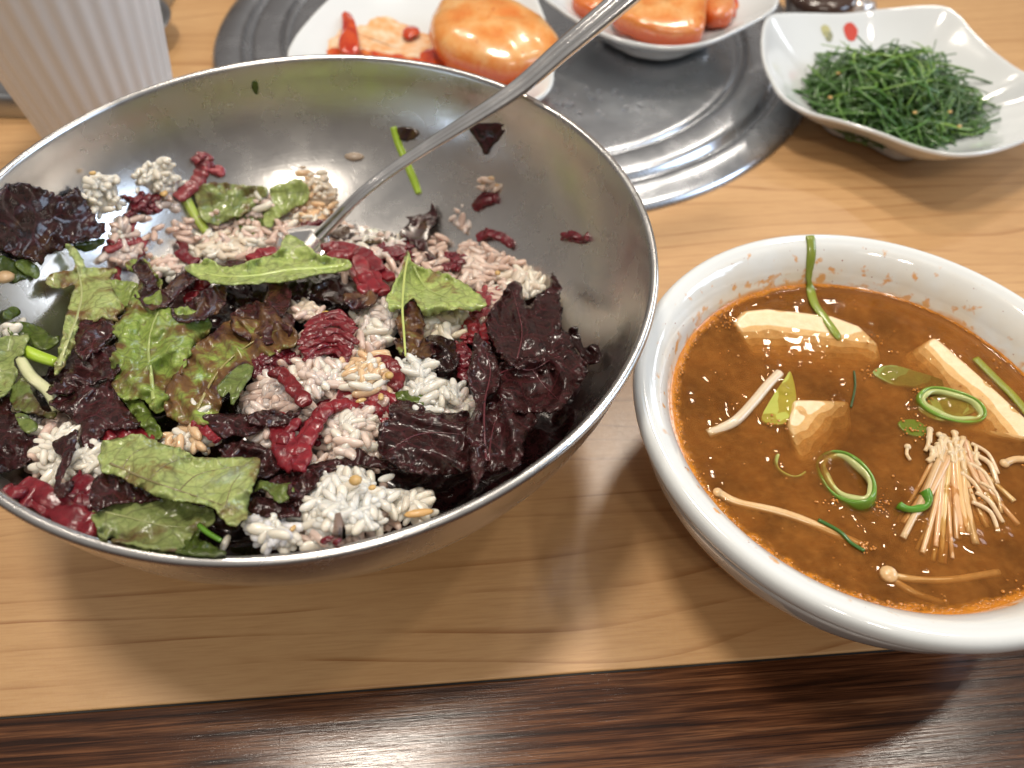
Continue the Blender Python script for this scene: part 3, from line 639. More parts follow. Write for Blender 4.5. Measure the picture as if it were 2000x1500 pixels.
rib('pinkish green frilly leaf standing near the left rim', [(115, 715), (130, 670), (150, 620), (160, 570), (150, 520)], 9, (.40, .42, .20))

# ------------------------------------------------------------------ stems, seeds
def px_tube(name, label, P, wpx, off, col, mat='stem', cat='stem', parent=None, sub=6, flat=.75, seg=8, taper=.8, square=0., lump=0.):
    Q = np.array(crspline(P, sub)); X = march(Q, off/1000.)
    n = len(X); sc = [np.linalg.norm(x-np.array([0, 0, CAMH]))/FPX for x in X]
    rad = [wpx*.5*sc[i]*(1-(1-taper)*abs(2*i/(n-1)-1)**3)*(1+lump*random.uniform(-1, 1)) for i in range(n)]
    V, F = tube([Vector(x) for x in X], rad, seg, flat, square=square)
    o = mesh_obj(name, V, F, M[mat], parent); o.color = (*col, 1)
    if label: tag(o, label, cat)
    return o
G1 = (.34, .50, .04)
px_tube('stem', 'bright green stem lying on the far bowl wall behind the spoon', [(768, 248), (778, 280), (795, 320), (808, 352), (818, 378)], 15, 1.2, G1)
px_tube('stem', 'light green stem left of the torn leaf', [(360, 380), (378, 415), (405, 455)], 18, 3, (.40, .50, .09))
px_tube('stem', 'thick bright green stem near the left rim', [(48, 683), (70, 694), (110, 708)], 22, 5, (.36, .52, .04))
px_tube('stem', 'pale whitish lettuce rib at the left of the bowl', [(40, 702), (60, 735), (95, 765), (112, 800)], 20, 5, (.62, .62, .40))
px_tube('stem', 'short dark green stem at the front rim', [(388, 1025), (405, 1040), (432, 1056)], 10, 8, (.10, .24, .02))
px_tube('stem', 'pale upright rib of the yellow green pointed leaf', [(797, 500), (790, 540), (786, 600), (789, 650), (792, 695)], 5, 12.5, (.50, .56, .18))

def seed(label, px, py, w, h, off, col, name='sesame_seed', cat='seed', ang=0.):
    X = Vector(march([(px, py)], off/1000.)[0]); s = (X-Vector((0, 0, CAMH))).length/FPX
    V = []; F = []; nu, nv = 10, 6
    for j in range(nv+1):
        th = math.pi*j/nv
        for i in range(nu):
            a = 2*math.pi*i/nu; x, y, z = math.sin(th)*math.cos(a)*w*s/2, math.sin(th)*math.sin(a)*h*s/2, math.cos(th)*min(w, h)*s*.3
            c_, s_ = math.cos(ang), math.sin(ang); V.append(X+Vector((x*c_-y*s_, x*s_+y*c_, z)))
    for j in range(nv):
        for i in range(nu): F.append((j*nu+i, j*nu+(i+1) % nu, (j+1)*nu+(i+1) % nu, (j+1)*nu+i))
    o = mesh_obj(name, V, F, M['seed']); o.color = (*col, 1); tag(o, label, cat); return o
YEL = (.56, .36, .13)
for (lb, x, y, w, h, of) in (('sesame seed on the rice beside the spear of red beef', 760, 733, 18, 18, 12), ('sesame seed on top of the front white rice clump', 694, 938, 26, 24, 16), ('sesame seed at the right of the front white rice clump', 727, 952, 16, 12, 13),
                             ('sesame seed on the leftmost rice clump behind the leaf', 181, 338, 12, 10, 11), ('sesame seed in the rice above the big purple leaf', 972, 533, 12, 12, 6), ('sesame seed under the red beef heap', 744, 775, 12, 18, 10), ('sesame seed in the rice left of the spoon', 320, 378, 14, 16, 6),
                             ('sesame seed beside the small front grains', 572, 1032, 10, 16, 9), ('sesame seed under the beef at the bowl centre', 705, 782, 22, 10, 10.5)):
    seed(lb, x, y, w, h, of, YEL, ang=random.uniform(-.5, .5))
seed('tan nut crumb at the far left of the bowl', 8, 541, 34, 26, 5, (.45, .30, .16), 'nut_crumb', 'crumb')
seed('wet tan drop on the far bowl wall left of the spoon', 692, 306, 38, 22, .3, (.36, .28, .21), 'sauce_drop', 'drop')
seed('small tan speck on the far bowl wall', 591, 327, 14, 6, .3, (.40, .28, .17), 'sauce_drop', 'drop')
seed('golden brown grain crust at the front rim', 818, 1002, 60, 18, 8, (.60, .36, .13), 'rice_crust', 'crust', ang=.2)
seed('yellow egg scrap under the beef at centre', 650, 617, 50, 16, 6.5, (.72, .48, .10), 'egg_scrap', 'egg', ang=-.4)

# ------------------------------------------------------------------ rice
GR = []
for k in range(7):
    V = []; F = []; nu, nv = 10, 9; L = .0035*(1+.20*math.sin(k*2.1)); w = .00134*(1+.12*math.cos(k*1.7)); bd = .0009*math.sin(k*3.)
    for j in range(nv+1):
        t = math.sin((-1+2*j/nv)*math.pi/2); rr = (1-abs(t)**3.4)**.5 if abs(t) < 1 else 0
        for i in range(nu):
            a = 2*math.pi*i/nu
            V.append((t*L, math.cos(a)*rr*w*(1+.10*math.sin(3*t+k))+bd*(1-t*t), math.sin(a)*rr*w*.86))
    for j in range(nv):
        for i in range(nu): F.append((j*nu+i, j*nu+(i+1) % nu, (j+1)*nu+(i+1) % nu, (j+1)*nu+i))
    me = bpy.data.meshes.new('grain'); me.from_pydata(V, [], F); me.update(); me.polygons.foreach_set('use_smooth', [True]*len(F)); me.materials.append(M['rice']); GR.append(me)
WHT = (.80, .745, .645); PNK = (.70, .53, .46); ORG = (.76, .52, .32); LIL = (.70, .60, .55)
def rice(label, px, py, rx, ry, n, off=4., dome=4., tint=WHT, tint2=None, layers=3):
    cen = Vector(march([(px, py)], 0)[0]); root = empty('rice_clump', cen); tag(root, label, 'rice', 'clumps of cooked rice in the steel bowl')
    if n > 5:
        V = []; F = []; na, nr_ = 22, 7; P_ = []; O_ = []
        for j in range(nr_):
            for i in range(na):
                a = 2*math.pi*i/na; rr = (j+.01)/(nr_-1); P_.append((px+rx*rr*math.cos(a), py+ry*rr*math.sin(a)))
                O_.append(off-1.9+dome*(1-rr*rr)*.42+.9*noise.noise(Vector((P_[-1][0]/22., P_[-1][1]/22., 3)))+.9*noise.noise(Vector((P_[-1][0]/8., P_[-1][1]/8., 6)))-(3.2 if j == nr_-1 else .5*(j == nr_-2)))
        Xc = march(P_, np.array(O_)/1000.)
        for j in range(nr_-1):
            for i in range(na): F.append((j*na+i, (j+1)*na+i, (j+1)*na+(i+1) % na, j*na+(i+1) % na))
        rr_ = np.hypot(Xc[:, 0]-BX, Xc[:, 1]-BY); kk = np.where(Xc[:, 1] < BY-.03, np.minimum(1, .0975/rr_), 1.); Xc[:, 0] = BX+(Xc[:, 0]-BX)*kk; Xc[:, 1] = BY+(Xc[:, 1]-BY)*kk
        oc = mesh_obj('sticky_core', Xc, F, M['rice'], root); oc.color = (tint[0]*.97, tint[1]*.95, tint[2]*.93, 1)
    n = int(n*1.75); rx *= 1.12; ry *= 1.12; th0 = random.uniform(0, 6.28)
    for i in range(n):
        a = random.uniform(0, 2*math.pi); r = math.sqrt(random.random())
        lay = (i % layers)/(max(1, layers-1)) if layers > 1 else 1
        r *= 1-.25*lay
        if random.random() < .14: r *= 1.3
        q = (px+rx*r*math.cos(a), py+ry*r*math.sin(a))
        X = Vector(march([q], (off-3.8+lay*2.3+dome*(1-min(1, r*r))*.42+.9*noise.noise(Vector((q[0]/22., q[1]/22., 3)))+random.uniform(-.5, .5))/1000.)[0])
        if math.hypot(X.x-BX, X.y-BY) > .0965 and X.y < BY-.03: continue
        o = bpy.data.objects.new('grain', random.choice(GR)); COL.objects.link(o); o.parent = root
        o.location = X-cen; o.rotation_euler = (random.uniform(-3, 3), random.gauss(0, .20), th0+random.gauss(0, 1.1)); s = random.uniform(.80, 1.12)
        o.scale = (s, s*random.uniform(.9, 1.15), s)
        c = tint2 if tint2 and random.random() < .4 else tint; b = random.uniform(.88, 1.06)
        o.color = (min(1, c[0]*b), min(1, c[1]*b), min(1, c[2]*b), 1)
for r in (
    ('white rice clump beside the upper left purple leaf', 200, 378, 34, 42, 22, 3, 5, WHT),
    ('pinkish white rice below the upper left white clump', 235, 440, 28, 26, 8, 1, 2, WHT, LIL),
    ('white rice clump under the pink beef at the far left wall', 308, 345, 40, 34, 24, 2, 5, WHT),
    ('scattered grains around the dark red beef at upper left', 318, 395, 34, 20, 9, 1.5, 2, LIL, PNK),
    ('rice clump at the top left of the spoon neck', 622, 378, 34, 36, 22, 3, 6, (.75, .65, .53), ORG),
    ('orange stained grains left of the spoon neck', 612, 422, 38, 20, 12, 5, 3, ORG, WHT),
    ('pair of grains on the torn yellow green leaf', 518, 390, 20, 16, 5, 7, 2, WHT, PNK),
    ('creamy rice clump left of the bright green leaf', 435, 482, 60, 30, 34, 3.5, 5, (.75, .65, .53), WHT),
    ('white rice grains left of the spoon bowl', 500, 455, 30, 26, 14, 4, 4, WHT, PNK),
    ('pale grains behind the spoon bowl', 560, 450, 34, 18, 12, 4.5, 3, PNK, WHT),
    ('pink grains on the smeared beef strip at left', 240, 495, 34, 20, 9, 4, 3, LIL, PNK),
    ('rice beside the yellow scrap at the middle left', 325, 522, 34, 18, 12, 2.5, 3, WHT, PNK),
    ('grains among the beef right of the spoon', 745, 485, 50, 22, 22, 5, 3, LIL, WHT),
    ('grains behind the brown frilly leaf tip', 700, 475, 44, 12, 14, 5, 3, LIL, WHT),
    ('white rice clump between spoon beef and pointed leaf', 740, 625, 44, 44, 34, 6, 5, WHT, LIL),
    ('grains at the left of the dark red centre beef', 590, 610, 40, 14, 12, 6, 3, (.72, .6, .48), PNK),
    ('translucent rice under the yellow green pointed leaf', 865, 635, 50, 28, 28, 5, 4, (.68, .60, .46), WHT),
    ('rice clump right of centre above the big purple leaf', 925, 520, 36, 42, 28, 3, 5, (.75, .62, .55), PNK),
    ('white rice clump beside the big purple leaf tip', 1015, 552, 44, 36, 26, 2.5, 5, WHT, (.7, .6, .5)),
    ('pinkish grains below the right hand rice clumps', 965, 590, 34, 30, 16, 3, 3, PNK, LIL),
    ('few grains stuck on the right bowl wall below', 902, 420, 20, 34, 7, .8, 2, (.73, .61, .56), PNK),
    ('stained grain pair high on the right bowl wall', 962, 360, 26, 20, 7, .8, 3, (.75, .59, .50), ORG),
    ('orange and white rice mound at the bowl centre', 620, 735, 52, 34, 36, 9, 5, (.74, .60, .53), WHT),
    ('bright rice mound right of the centre beef', 722, 735, 56, 44, 40, 9, 6, ORG, WHT),
    ('pinkish grains over the left of the beef heap', 545, 755, 50, 26, 20, 7.5, 3, LIL, PNK),
    ('grains sunk in shadow left of the beef heap', 510, 790, 44, 22, 14, 6, 2, PNK, LIL),
    ('glossy white rice right of the sesame seed', 845, 765, 46, 30, 30, 9.5, 4, (.79, .77, .71), WHT),
    ('white grains under the glossy white rice', 890, 790, 40, 26, 16, 6, 3, WHT, LIL),
    ('upper glossy rice beside the black purple leaf lump', 812, 722, 30, 26, 16, 9, 4, (.79, .77, .71)),
    ('long white grain pair above the purple wrinkled leaf', 830, 806, 28, 12, 4, 12.5, 1, (.79, .77, .71)),
    ('rice mound below the beef heap', 685, 845, 50, 56, 46, 8, 5, (.74, .60, .53), WHT),
    ('pinkish rice left of the lower beef heap', 535, 850, 38, 34, 22, 7, 4, PNK, LIL),
    ('orange stained rice at the lower left of the beef heap', 375, 855, 46, 26, 22, 7.5, 4, ORG, WHT),
    ('single upright white grain beside the spear leaf', 390, 790, 10, 20, 3, 11, 1, WHT),
    ('white rice pile behind the brown twisted scrap', 120, 885, 46, 50, 42, 6, 5, WHT),
    ('white rice to the right of the brown twisted scrap', 170, 890, 30, 44, 26, 6, 4, WHT),
    ('large white rice clump nearest the front rim', 668, 985, 76, 58, 90, 9, 7, (.79, .77, .71), WHT),
    ('bluish white grains left of the large front clump', 535, 1040, 48, 34, 30, 8, 4, (.76, .74, .75), WHT),
    ('pinkish grains low against the front rim', 640, 1045, 50, 16, 16, 7, 3, PNK, WHT),
    ('small white clump right of the large front clump', 800, 985, 38, 20, 18, 5, 4, WHT),
    ('lone grain beside the parsley at the front rim', 455, 1068, 18, 10, 4, 8, 1, WHT),
    ('white rice speck beside the grey green left leaf', 30, 650, 20, 18, 5, 3, 2, WHT),
    ('grains seen through a gap in the olive leaf', 372, 632, 20, 16, 6, 8, 2, (.7, .62, .55)),
):
    rice(*r)
rb = []
def rice_bed():
    V = []; F = []
    areas = [(640, 770, 140, 130, 420), (640, 750, 130, 110, 300), (520, 455, 190, 50, 260), (880, 560, 150, 100, 340), (640, 990, 150, 60, 150), (120, 880, 70, 70, 80), (730, 510, 120, 45, 200), (660, 850, 120, 80, 200), (260, 480, 60, 60, 50)]
    src = [(np.array([tuple(v.co) for v in me.vertices]), [tuple(p.vertices) for p in me.polygons]) for me in GR]
    for (px, py, rx, ry, n) in areas:
        for i in range(int(n*.75)):
            a = random.uniform(0, 6.28); r = math.sqrt(random.random())
            X = march([(px+rx*r*math.cos(a), py+ry*r*math.sin(a))], (random.choice((random.uniform(-4, 1), random.uniform(.5, 4.2)))+(3. if n == 300 else 0.))/1000.)[0]
            sv, sf = random.choice(src); R = np.array(Matrix.Rotation(random.uniform(0, 6.28), 3, 'Z') @ Matrix.Rotation(random.gauss(0, .4), 3, 'Y'))
            o = len(V); V += (sv@R.T+X).tolist(); F += [tuple(q+o for q in f) for f in sf]
    o = mesh_obj('rice_bed', V, F, M['rice']); o.color = (.64, .48, .41, 1)
    tag(o, 'pink stained rice mixed through the dressed salad in the steel bowl', 'rice', kind='stuff')
rice_bed()

# ------------------------------------------------------------------ raw beef
RED = (.27, .021, .030); PINK = (.34, .062, .068); DRED = (.16, .014, .023); BRT = (.25, .019, .023)
def beef(label, strips, off, col=RED, name='raw_beef'):
    """strips: list of (points, width px[, extra off])"""
    p0 = strips[0][0][0]; cen = Vector(march([p0], 0)[0]); root = empty(name, cen); tag(root, label, 'beef', 'shreds of raw beef in the steel bowl')
    for s in strips:
        P, w = s[0], s[1]; eo = s[2] if len(s) > 2 else 0
        Q = np.array(crspline(P, 7)); jit = np.array([[noise.noise(Vector((q[0]/14, q[1]/14, i)))*2.2 for i in (0, 5)] for q in Q]); Q = Q+jit
        n = len(Q); hh = np.array([noise.noise(Vector((q[0]/20, q[1]/20, 9)))*1.2 for q in Q])
        X = march(Q, (off-.8+eo+hh)/1000.); rad = []
        for i in range(n):
            sc = np.linalg.norm(X[i]-np.array([0, 0, CAMH]))/FPX; t = i/(n-1)
            rad.append(w*.5*sc*1.12*min(1, .80+2.2*min(t, 1-t))*(1+.5*noise.noise(Vector((Q[i][0]/7, Q[i][1]/7, 3)))))
        V, F = tube([Vector(x) for x in X], rad, 12, .5, square=.75)
        V = [v+Vector((noise.noise(v*900), noise.noise(v*900+Vector((9, 0, 0))), noise.noise(v*900+Vector((0, 9, 0)))))*.0005+Vector((noise.noise(v*330), noise.noise(v*330+Vector((9, 0, 0))), noise.noise(v*330+Vector((0, 9, 0)))))*.00045 for v in V]
        o = mesh_obj('strip', V, F, M['beef'], root); b = random.uniform(.8, 1.2); o.color = (col[0]*b, col[1]*b, col[2]*b, 1)
        m = o.modifiers.new('sub', 'SUBSURF'); m.levels = m.render_levels = 1
    return root
def heap(label, px, py, rx, ry, n, w, off, col, ang=None, dome=3.):
    st = []
    for i in range(int(n*2.2)):
        a = random.uniform(0, 6.28); r = random.random()**.7; x, y = px+rx*r*math.cos(a)*.8, py+ry*r*math.sin(a)*.8
        t = (random.uniform(-1, 1)*.9 if ang is None else ang+random.gauss(0, .45)); L = random.uniform(.35, .7)*max(rx, ry); k = random.uniform(-.5, .5)*L
        d = np.array([math.cos(t), math.sin(t)]); nn = np.array([-d[1], d[0]]); c = np.array([x, y])
        P = [tuple(c-d*L), tuple(c-d*L*.3+nn*k*.6), tuple(c+d*L*.35+nn*k*.5), tuple(c+d*L-nn*k*.2)]
        st.append((P, w*random.uniform(.5, .95), dome*(1-r)*random.uniform(.3, 1)))
    beef(label, st, off, col)
beef('pink beef strand high on the far left bowl wall', [([(345, 388), (365, 372), (388, 350), (396, 322), (384, 303)], 26), ([(392, 325), (412, 330), (438, 338)], 22), ([(385, 305), (402, 308), (408, 330)], 20)], 3.5, PINK)
heap('dark red beef knot below the upper left white rice', 278, 400, 32, 20, 7, 17, 3, DRED)
beef('thin smeared beef strand trailing down the left wall', [([(268, 418), (256, 445), (250, 470), (262, 492)], 11), ([(205, 490), (235, 478), (270, 470), (285, 480)], 20), ([(230, 510), (255, 500), (280, 490)], 22), ([(215, 472), (245, 468), (262, 462)], 14)], 2.5, PINK)
beef('thin pink beef thread beside the yellow scrap', [([(232, 520), (228, 545), (240, 560)], 9), ([(225, 500), (240, 516), (262, 520)], 10)], 2., PINK)
beef('red beef piece at the end of the spoon bowl', [([(488, 508), (510, 496), (540, 492)], 24), ([(500, 520), (530, 512), (552, 512)], 20)], 6, RED)
beef('dark beef shreds left of the bright green leaf', [([(350, 490), (365, 505), (385, 512)], 18), ([(352, 470), (362, 490)], 16)], 4, DRED)
heap('purple red beef behind the spoon neck', 618, 440, 30, 26, 6, 16, 3, DRED)
beef('long red beef strip right of the spoon over pale rice', [([(628, 484), (670, 484), (715, 498), (742, 530)], 26, 1), ([(640, 500), (690, 498), (735, 520), (765, 545)], 24), ([(700, 500), (712, 540), (735, 572)], 28, 1), ([(720, 520), (740, 555), (750, 575)], 24), ([(690, 520), (704, 552), (716, 575)], 20)], 8.5, RED)
heap('dark beef among the grains behind the red beef strip', 775, 492, 46, 16, 8, 17, 4, DRED)
kn = []
for q in range(13):
    y = 628+q*6.2+random.uniform(-3, 3); x0 = 584+abs(q-6)*2.5+random.uniform(-6, 8); x1 = 698-abs(q-6)*2.5+random.uniform(-8, 6); bow = -14+random.uniform(-5, 5)
    kn.append(([(x0, y+6), (x0+(x1-x0)*.3, y+bow*.7+random.uniform(-4, 4)), (x0+(x1-x0)*.7, y+bow+random.uniform(-4, 4)), (x1, y+4+random.uniform(-5, 5))], random.uniform(10, 15), 2.2-abs(q-6)*.35))
beef('round knot of dark red beef at the bowl centre', kn, 9.0, (.20, .015, .022))
heap('purple red beef left of the centre knot', 528, 708, 44, 26, 9, 22, 7, DRED, -.3)
heap('deep red beef under the centre knot', 655, 712, 46, 12, 6, 18, 6, DRED, .1)
beef('bright red beef strip curling over rice at centre', [([(534, 724), (556, 738), (578, 764), (600, 788)], 24, 1), ([(545, 720), (570, 744), (592, 770)], 14, 0)], 12, BRT)
beef('red beef loop right of the bright rice mound', [([(730, 708), (755, 706), (772, 722), (776, 748), (764, 758)], 26)], 9.5, BRT)
beef('translucent red beef sheet under the rice mounds', [([(660, 770), (700, 778), (740, 776), (768, 760)], 34), ([(664, 792), (704, 802), (744, 800)], 32), ([(720, 800), (750, 795), (770, 775)], 30), ([(640, 800), (675, 808), (705, 800)], 26)], 7.5, RED)
beef('long bright beef strips down the lower beef heap', [([(676, 786), (640, 800), (618, 830), (600, 860), (582, 892)], 26, 2), ([(640, 790), (610, 830), (590, 862), (570, 900)], 26, 1), ([(540, 812), (546, 850), (556, 890), (580, 914)], 34, 0), ([(560, 850), (575, 885), (590, 915)], 30, 1), ([(600, 870), (592, 900), (580, 920)], 24, 1.5), ([(585, 820), (560, 845), (548, 870)], 20, 2)], 9, RED)
heap('dark beef filling the gap in the lower beef heap', 600, 830, 56, 42, 12, 18, 5, DRED)
heap('deep red beef right of the bright rice mound', 748, 790, 32, 30, 7, 22, 6, RED, .9)
beef('beef bit stuck beside the stained wall grains', [([(926, 408), (945, 392), (974, 384)], 24), ([(930, 392), (950, 380), (972, 378)], 14)], 1.5, DRED)
beef('dark red beef strip above the right rice clump', [([(932, 466), (955, 456), (975, 462), (1002, 478)], 20), ([(945, 450), (970, 458), (990, 466)], 16)], 2.5, DRED)
heap('beef lump in the rice right of the pointed leaf', 888, 512, 26, 20, 6, 17, 4, DRED)
beef('small beef shred alone on the right bowl wall', [([(1098, 466), (1118, 458), (1138, 466), (1150, 460)], 20), ([(1100, 456), (1120, 468), (1144, 470)], 16), ([(1112, 452), (1124, 460)], 12)], 1.2, DRED)
heap('pink beef between the right rice and the big purple leaf', 945, 600, 34, 40, 9, 18, 3.5, PINK, -.9)
heap('red beef under the right of the pointed leaf', 925, 645, 34, 34, 9, 20, 4.5, RED, 1.3)
heap('dark beef between black leaf lump and big purple leaf', 902, 700, 24, 40, 7, 18, 5, DRED, 1.4)
beef('thick glossy beef slice against the left front rim', [([(22, 958), (60, 968), (110, 995), (160, 1022), (196, 1034)], 38, 1), ([(40, 945), (90, 968), (140, 1000), (190, 1020)], 30, 2)], 5.5, (.22, .017, .026))
beef('round beef lump behind the left front beef slice', [([(118, 985), (140, 962), (160, 940), (168, 935)], 34), ([(150, 945), (172, 950), (190, 965)], 38), ([(130, 990), (160, 985), (186, 990)], 34)], 6, DRED)
beef('red beef edge above the pale veined leaf', [([(200, 860), (235, 846), (270, 850), (300, 872)], 24), ([(215, 872), (250, 866)], 20)], 6, RED)
beef('red beef between bright green leaf and brown ridge', [([(358, 568), (378, 556), (405, 560)], 26), ([(362, 582), (388, 576)], 22)], 7, RED)
beef('beef bit beside the orange stained rice', [([(372, 828), (392, 830), (408, 848), (424, 862)], 14)], 10.5, RED)
beef('small red bit under the large front rice clump', [([(625, 1060), (645, 1054), (665, 1060)], 14)], 9, DRED)

# ------------------------------------------------------------------ soup bowl
SX, SY, SZ = .112, .1430, .0402
def soup_bowl():
    inner = [(.0001, .009), (.02, .009), (.035, .0115), (.048, .0195), (.0575, .031), (.0612, .040), (.0642, .048), (.0677, .0528), (.0702, .0545), (.0720, .0552), (.0736, .0549), (.0748, .0536), (.0752, .0512), (.0744, .0490), (.0728, .0476), (.0722, .0466), (.0727, .0452),
             (.0722, .0425), (.0690, .0335), (.0620, .0220), (.0500, .0105), (.0400, .0062), (.0375, .0050), (.0370, .0012), (.0355, .0004), (.0335, .0012), (.0325, .0045), (.0001, .0050)]
    pr = [tuple(p) for p in crspline(inner, 4)]
    V, F = revolve(pr, SX, SY, 160)
    o = mesh_obj('soup_bowl', V, F, ceramic('stained_porcelain', (SX, SY, SZ), (.72, .75, .75))); normals(o)
    tag(o, 'thick rimmed white porcelain bowl full of orange brown soup', 'bowl')
soup_bowl()
def sp(px, py, dz=0.): return at(px, py, SZ+dz)
# places where things break the surface : (px,py,radius m,height m)
BUMPS = [(1450, 612, .004, .0012), (1520, 608, .004, .0012), (1600, 618, .004, .0010), (1690, 660, .004, .0012), (1840, 665, .003, .001), (1880, 700, .003, .0012), (1930, 750, .003, .0012), (1980, 800, .003, .0012), (1560, 800, .003, .0010), (1540, 840, .003, .0010), (1640, 785, .002, .0008),
         (1530, 760, .0025, .001), (1500, 820, .0025, .001), (1610, 900, .0025, .0012), (1650, 990, .003, .0014), (1700, 1000, .003, .001), (1790, 800, .003, .001), (1850, 780, .004, .0012), (1920, 790, .003, .001), (1770, 960, .003, .0012), (1720, 985, .003, .001),
         (1860, 870, .004, .0014), (1900, 920, .004, .001), (1860, 960, .004, .0012), (1940, 980, .004, .001), (1800, 1020, .003, .001), (1850, 1060, .003, .0012), (1900, 1050, .004, .0014), (1960, 1040, .003, .001), (1735, 1120, .003, .001), (1405, 962, .003, .001), (1440, 790, .003, .0008), (1740, 730, .003, .001), (1400, 830, .002, .0006), (1520, 900, .003, .0007)]
def broth():
    B = [(sp(a, b), c*.75, h) for a, b, c, h in BUMPS]
    rs_ = random.Random(5)
    B += [(sp(rs_.uniform(1380, 1960), rs_.uniform(620, 1150)), rs_.uniform(.0008, .002), rs_.uniform(.0002, .0006)) for _ in range(34)]
    bx = np.array([b[0].x for b in B]); by = np.array([b[0].y for b in B]); bc = np.array([b[1] for b in B]); bh = np.array([b[2] for b in B])
    nr, na = 110, 240; R = .0616; V = []; F = []
    for i in range(nr):
        r = R*(i/(nr-1))**.8
        for j in range(na):
            a = 2*math.pi*j/na; x = SX+r*math.cos(a); y = SY+r*math.sin(a)
            z = float(np.max(bh*.95*np.exp(-((x-bx)**2+(y-by)**2)/(bc*1.0)**2)))
            z += .0011*math.exp(-(R-r)/.0011)+.00010*noise.noise(Vector((x*110, y*110, 0)))+.00006*noise.noise(Vector((x*330, y*330, 4)))
            V.append((x, y, SZ+z))
    for i in range(nr-1):
        for j in range(na): F.append((i*na+j, (i+1)*na+j, (i+1)*na+(j+1) % na, i*na+(j+1) % na))
    root = empty('broth', (SX, SY, SZ-.01)); tag(root, 'cloudy orange brown broth filling the porcelain bowl', 'soup')
    def bm(name, alpha, col, top=False):
        m = Mat(name); co = m.coord('World')
        n = m.noise(co, 90, 4, .6); nf = m.noise(co, 420, 4, .7)
        c = m.mix(m.r1(n, .35, .65), col, tuple(q*.58 for q in col)); c = m.mix(m.r1(nf, .5, .75, 0, .3), c, (.52, .24, .06))
        d = m.b; m.link(c, 'Base Color'); m.set(rough=.6, spec=0.)
        tr = m.new('ShaderNodeBsdfTransparent'); tr.inputs[0].default_value = (1, .93, .80, 1)
        ms = m.new('ShaderNodeMixShader'); m.l.new(m.r1(nf, .3, .7, alpha*.6, alpha*1.4), ms.inputs[0])
        m.l.new(tr.outputs[0], ms.inputs[1]); m.l.new(d.outputs[0], ms.inputs[2])
        last = ms.outputs[0]
        if top:
            fr = m.new('ShaderNodeFresnel'); fr.inputs[0].default_value = 1.36
            gl = m.new('ShaderNodeBsdfGlossy'); gl.inputs['Roughness'].default_value = .035
            b = m.bump(m.noise(co, 130, 2, .45), .0006, .38); m.l.new(b, gl.inputs['Normal']); m.l.new(b, fr.inputs['Normal'])
            m2 = m.new('ShaderNodeMixShader'); m.l.new(fr.outputs[0], m2.inputs[0]); m.l.new(last, m2.inputs[1]); m.l.new(gl.outputs[0], m2.inputs[2]); last = m2.outputs[0]
        m.l.new(last, m.out.inputs[0]); return m.m
    BC = (.42, .195, .046)
    mesh_obj('broth_surface', V, F, bm('broth_surface', .14, BC, True), root)
    ml = bm('cloudy_broth', .25, BC); mb = Mat('deep_broth').set(col=(.38, .17, .040), rough=.6, spec=0.).m
    for k in range(15):
        z = SZ-.0004-.0006*k; r = .0607-.0006*k*.40; V = []; F = []; nr, na = 26, 72
        for q in range(nr):
            for j in range(na):
                a = 2*math.pi*j/na; rr = r*q/(nr-1); x = SX+rr*math.cos(a); y = SY+rr*math.sin(a)
                V.append((x, y, z+min(.00045, .0003+.0001*k)*noise.noise(Vector((x*230, y*230, k*1.9)))))
        for q in range(nr-1):
            for j in range(na): F.append((q*na+j, (q+1)*na+j, (q+1)*na+(j+1) % na, q*na+(j+1) % na))
        mesh_obj('broth_layer', V, F, ml if k < 14 else mb, root)
broth()

def slab_pts(name, label, top, depth_dir, thick, mat, col, cat, bev=.0012):
    """solid from a traced top outline (3-D points) pushed along depth_dir"""
    n = len(top); d = Vector(depth_dir); V = [Vector(p) for p in top]+[Vector(p)+d*thick for p in top]
    F = [tuple(range(n)), tuple(range(2*n-1, n-1, -1))]+[(i, (i+1) % n, n+(i+1) % n, n+i) for i in range(n)]
    o = mesh_obj(name, V, F, M[mat], smooth=True); normals(o); o.color = (*col, 1)
    b = o.modifiers.new('b', 'BEVEL'); b.width = bev; b.segments = 3; b.limit_method = 'ANGLE'
    s = o.modifiers.new('w', 'WEIGHTED_NORMAL')
    tag(o, label, cat); return o
TOF = (.80, .66, .44)
# tofu: the far edge just breaks the surface, the face sinks towards the viewer
def tofu(label, P, thick=.009):
    top = [sp(x, y, dz/1000.) for x, y, dz in P]
    slab_pts('tofu_slice', label, top, (.05, .25, -1), thick, 'tofu', TOF, 'tofu', bev=.002)
tofu('tofu slice under the green strand at the back of the soup', [(1432, 626, 1.0), (1452, 604, 1.3), (1500, 600, 1.2), (1560, 606, 1.0), (1625, 614, 1.1), (1680, 634, 1.3), (1716, 668, .5), (1726, 704, -1.8), (1650, 745, -4.5), (1540, 735, -4.5), (1468, 695, -2.6)], .007)
tofu('long tofu slice at the right side of the soup', [(1768, 690, -1.6), (1828, 654, 1.0), (1870, 690, 1.1), (1940, 752, 1.0), (2020, 826, 1.0), (2010, 862, .2), (1950, 854, -.8), (1890, 845, -2.4), (1815, 810, -4.5), (1755, 745, -4.5)], .007)
tofu('small tofu cube corner in the middle of the soup', [(1540, 828, 1.0), (1550, 778, 1.2), (1600, 778, .6), (1662, 780, -.8), (1668, 840, -3.), (1625, 915, -4.5), (1562, 905, -1.8)], .008)

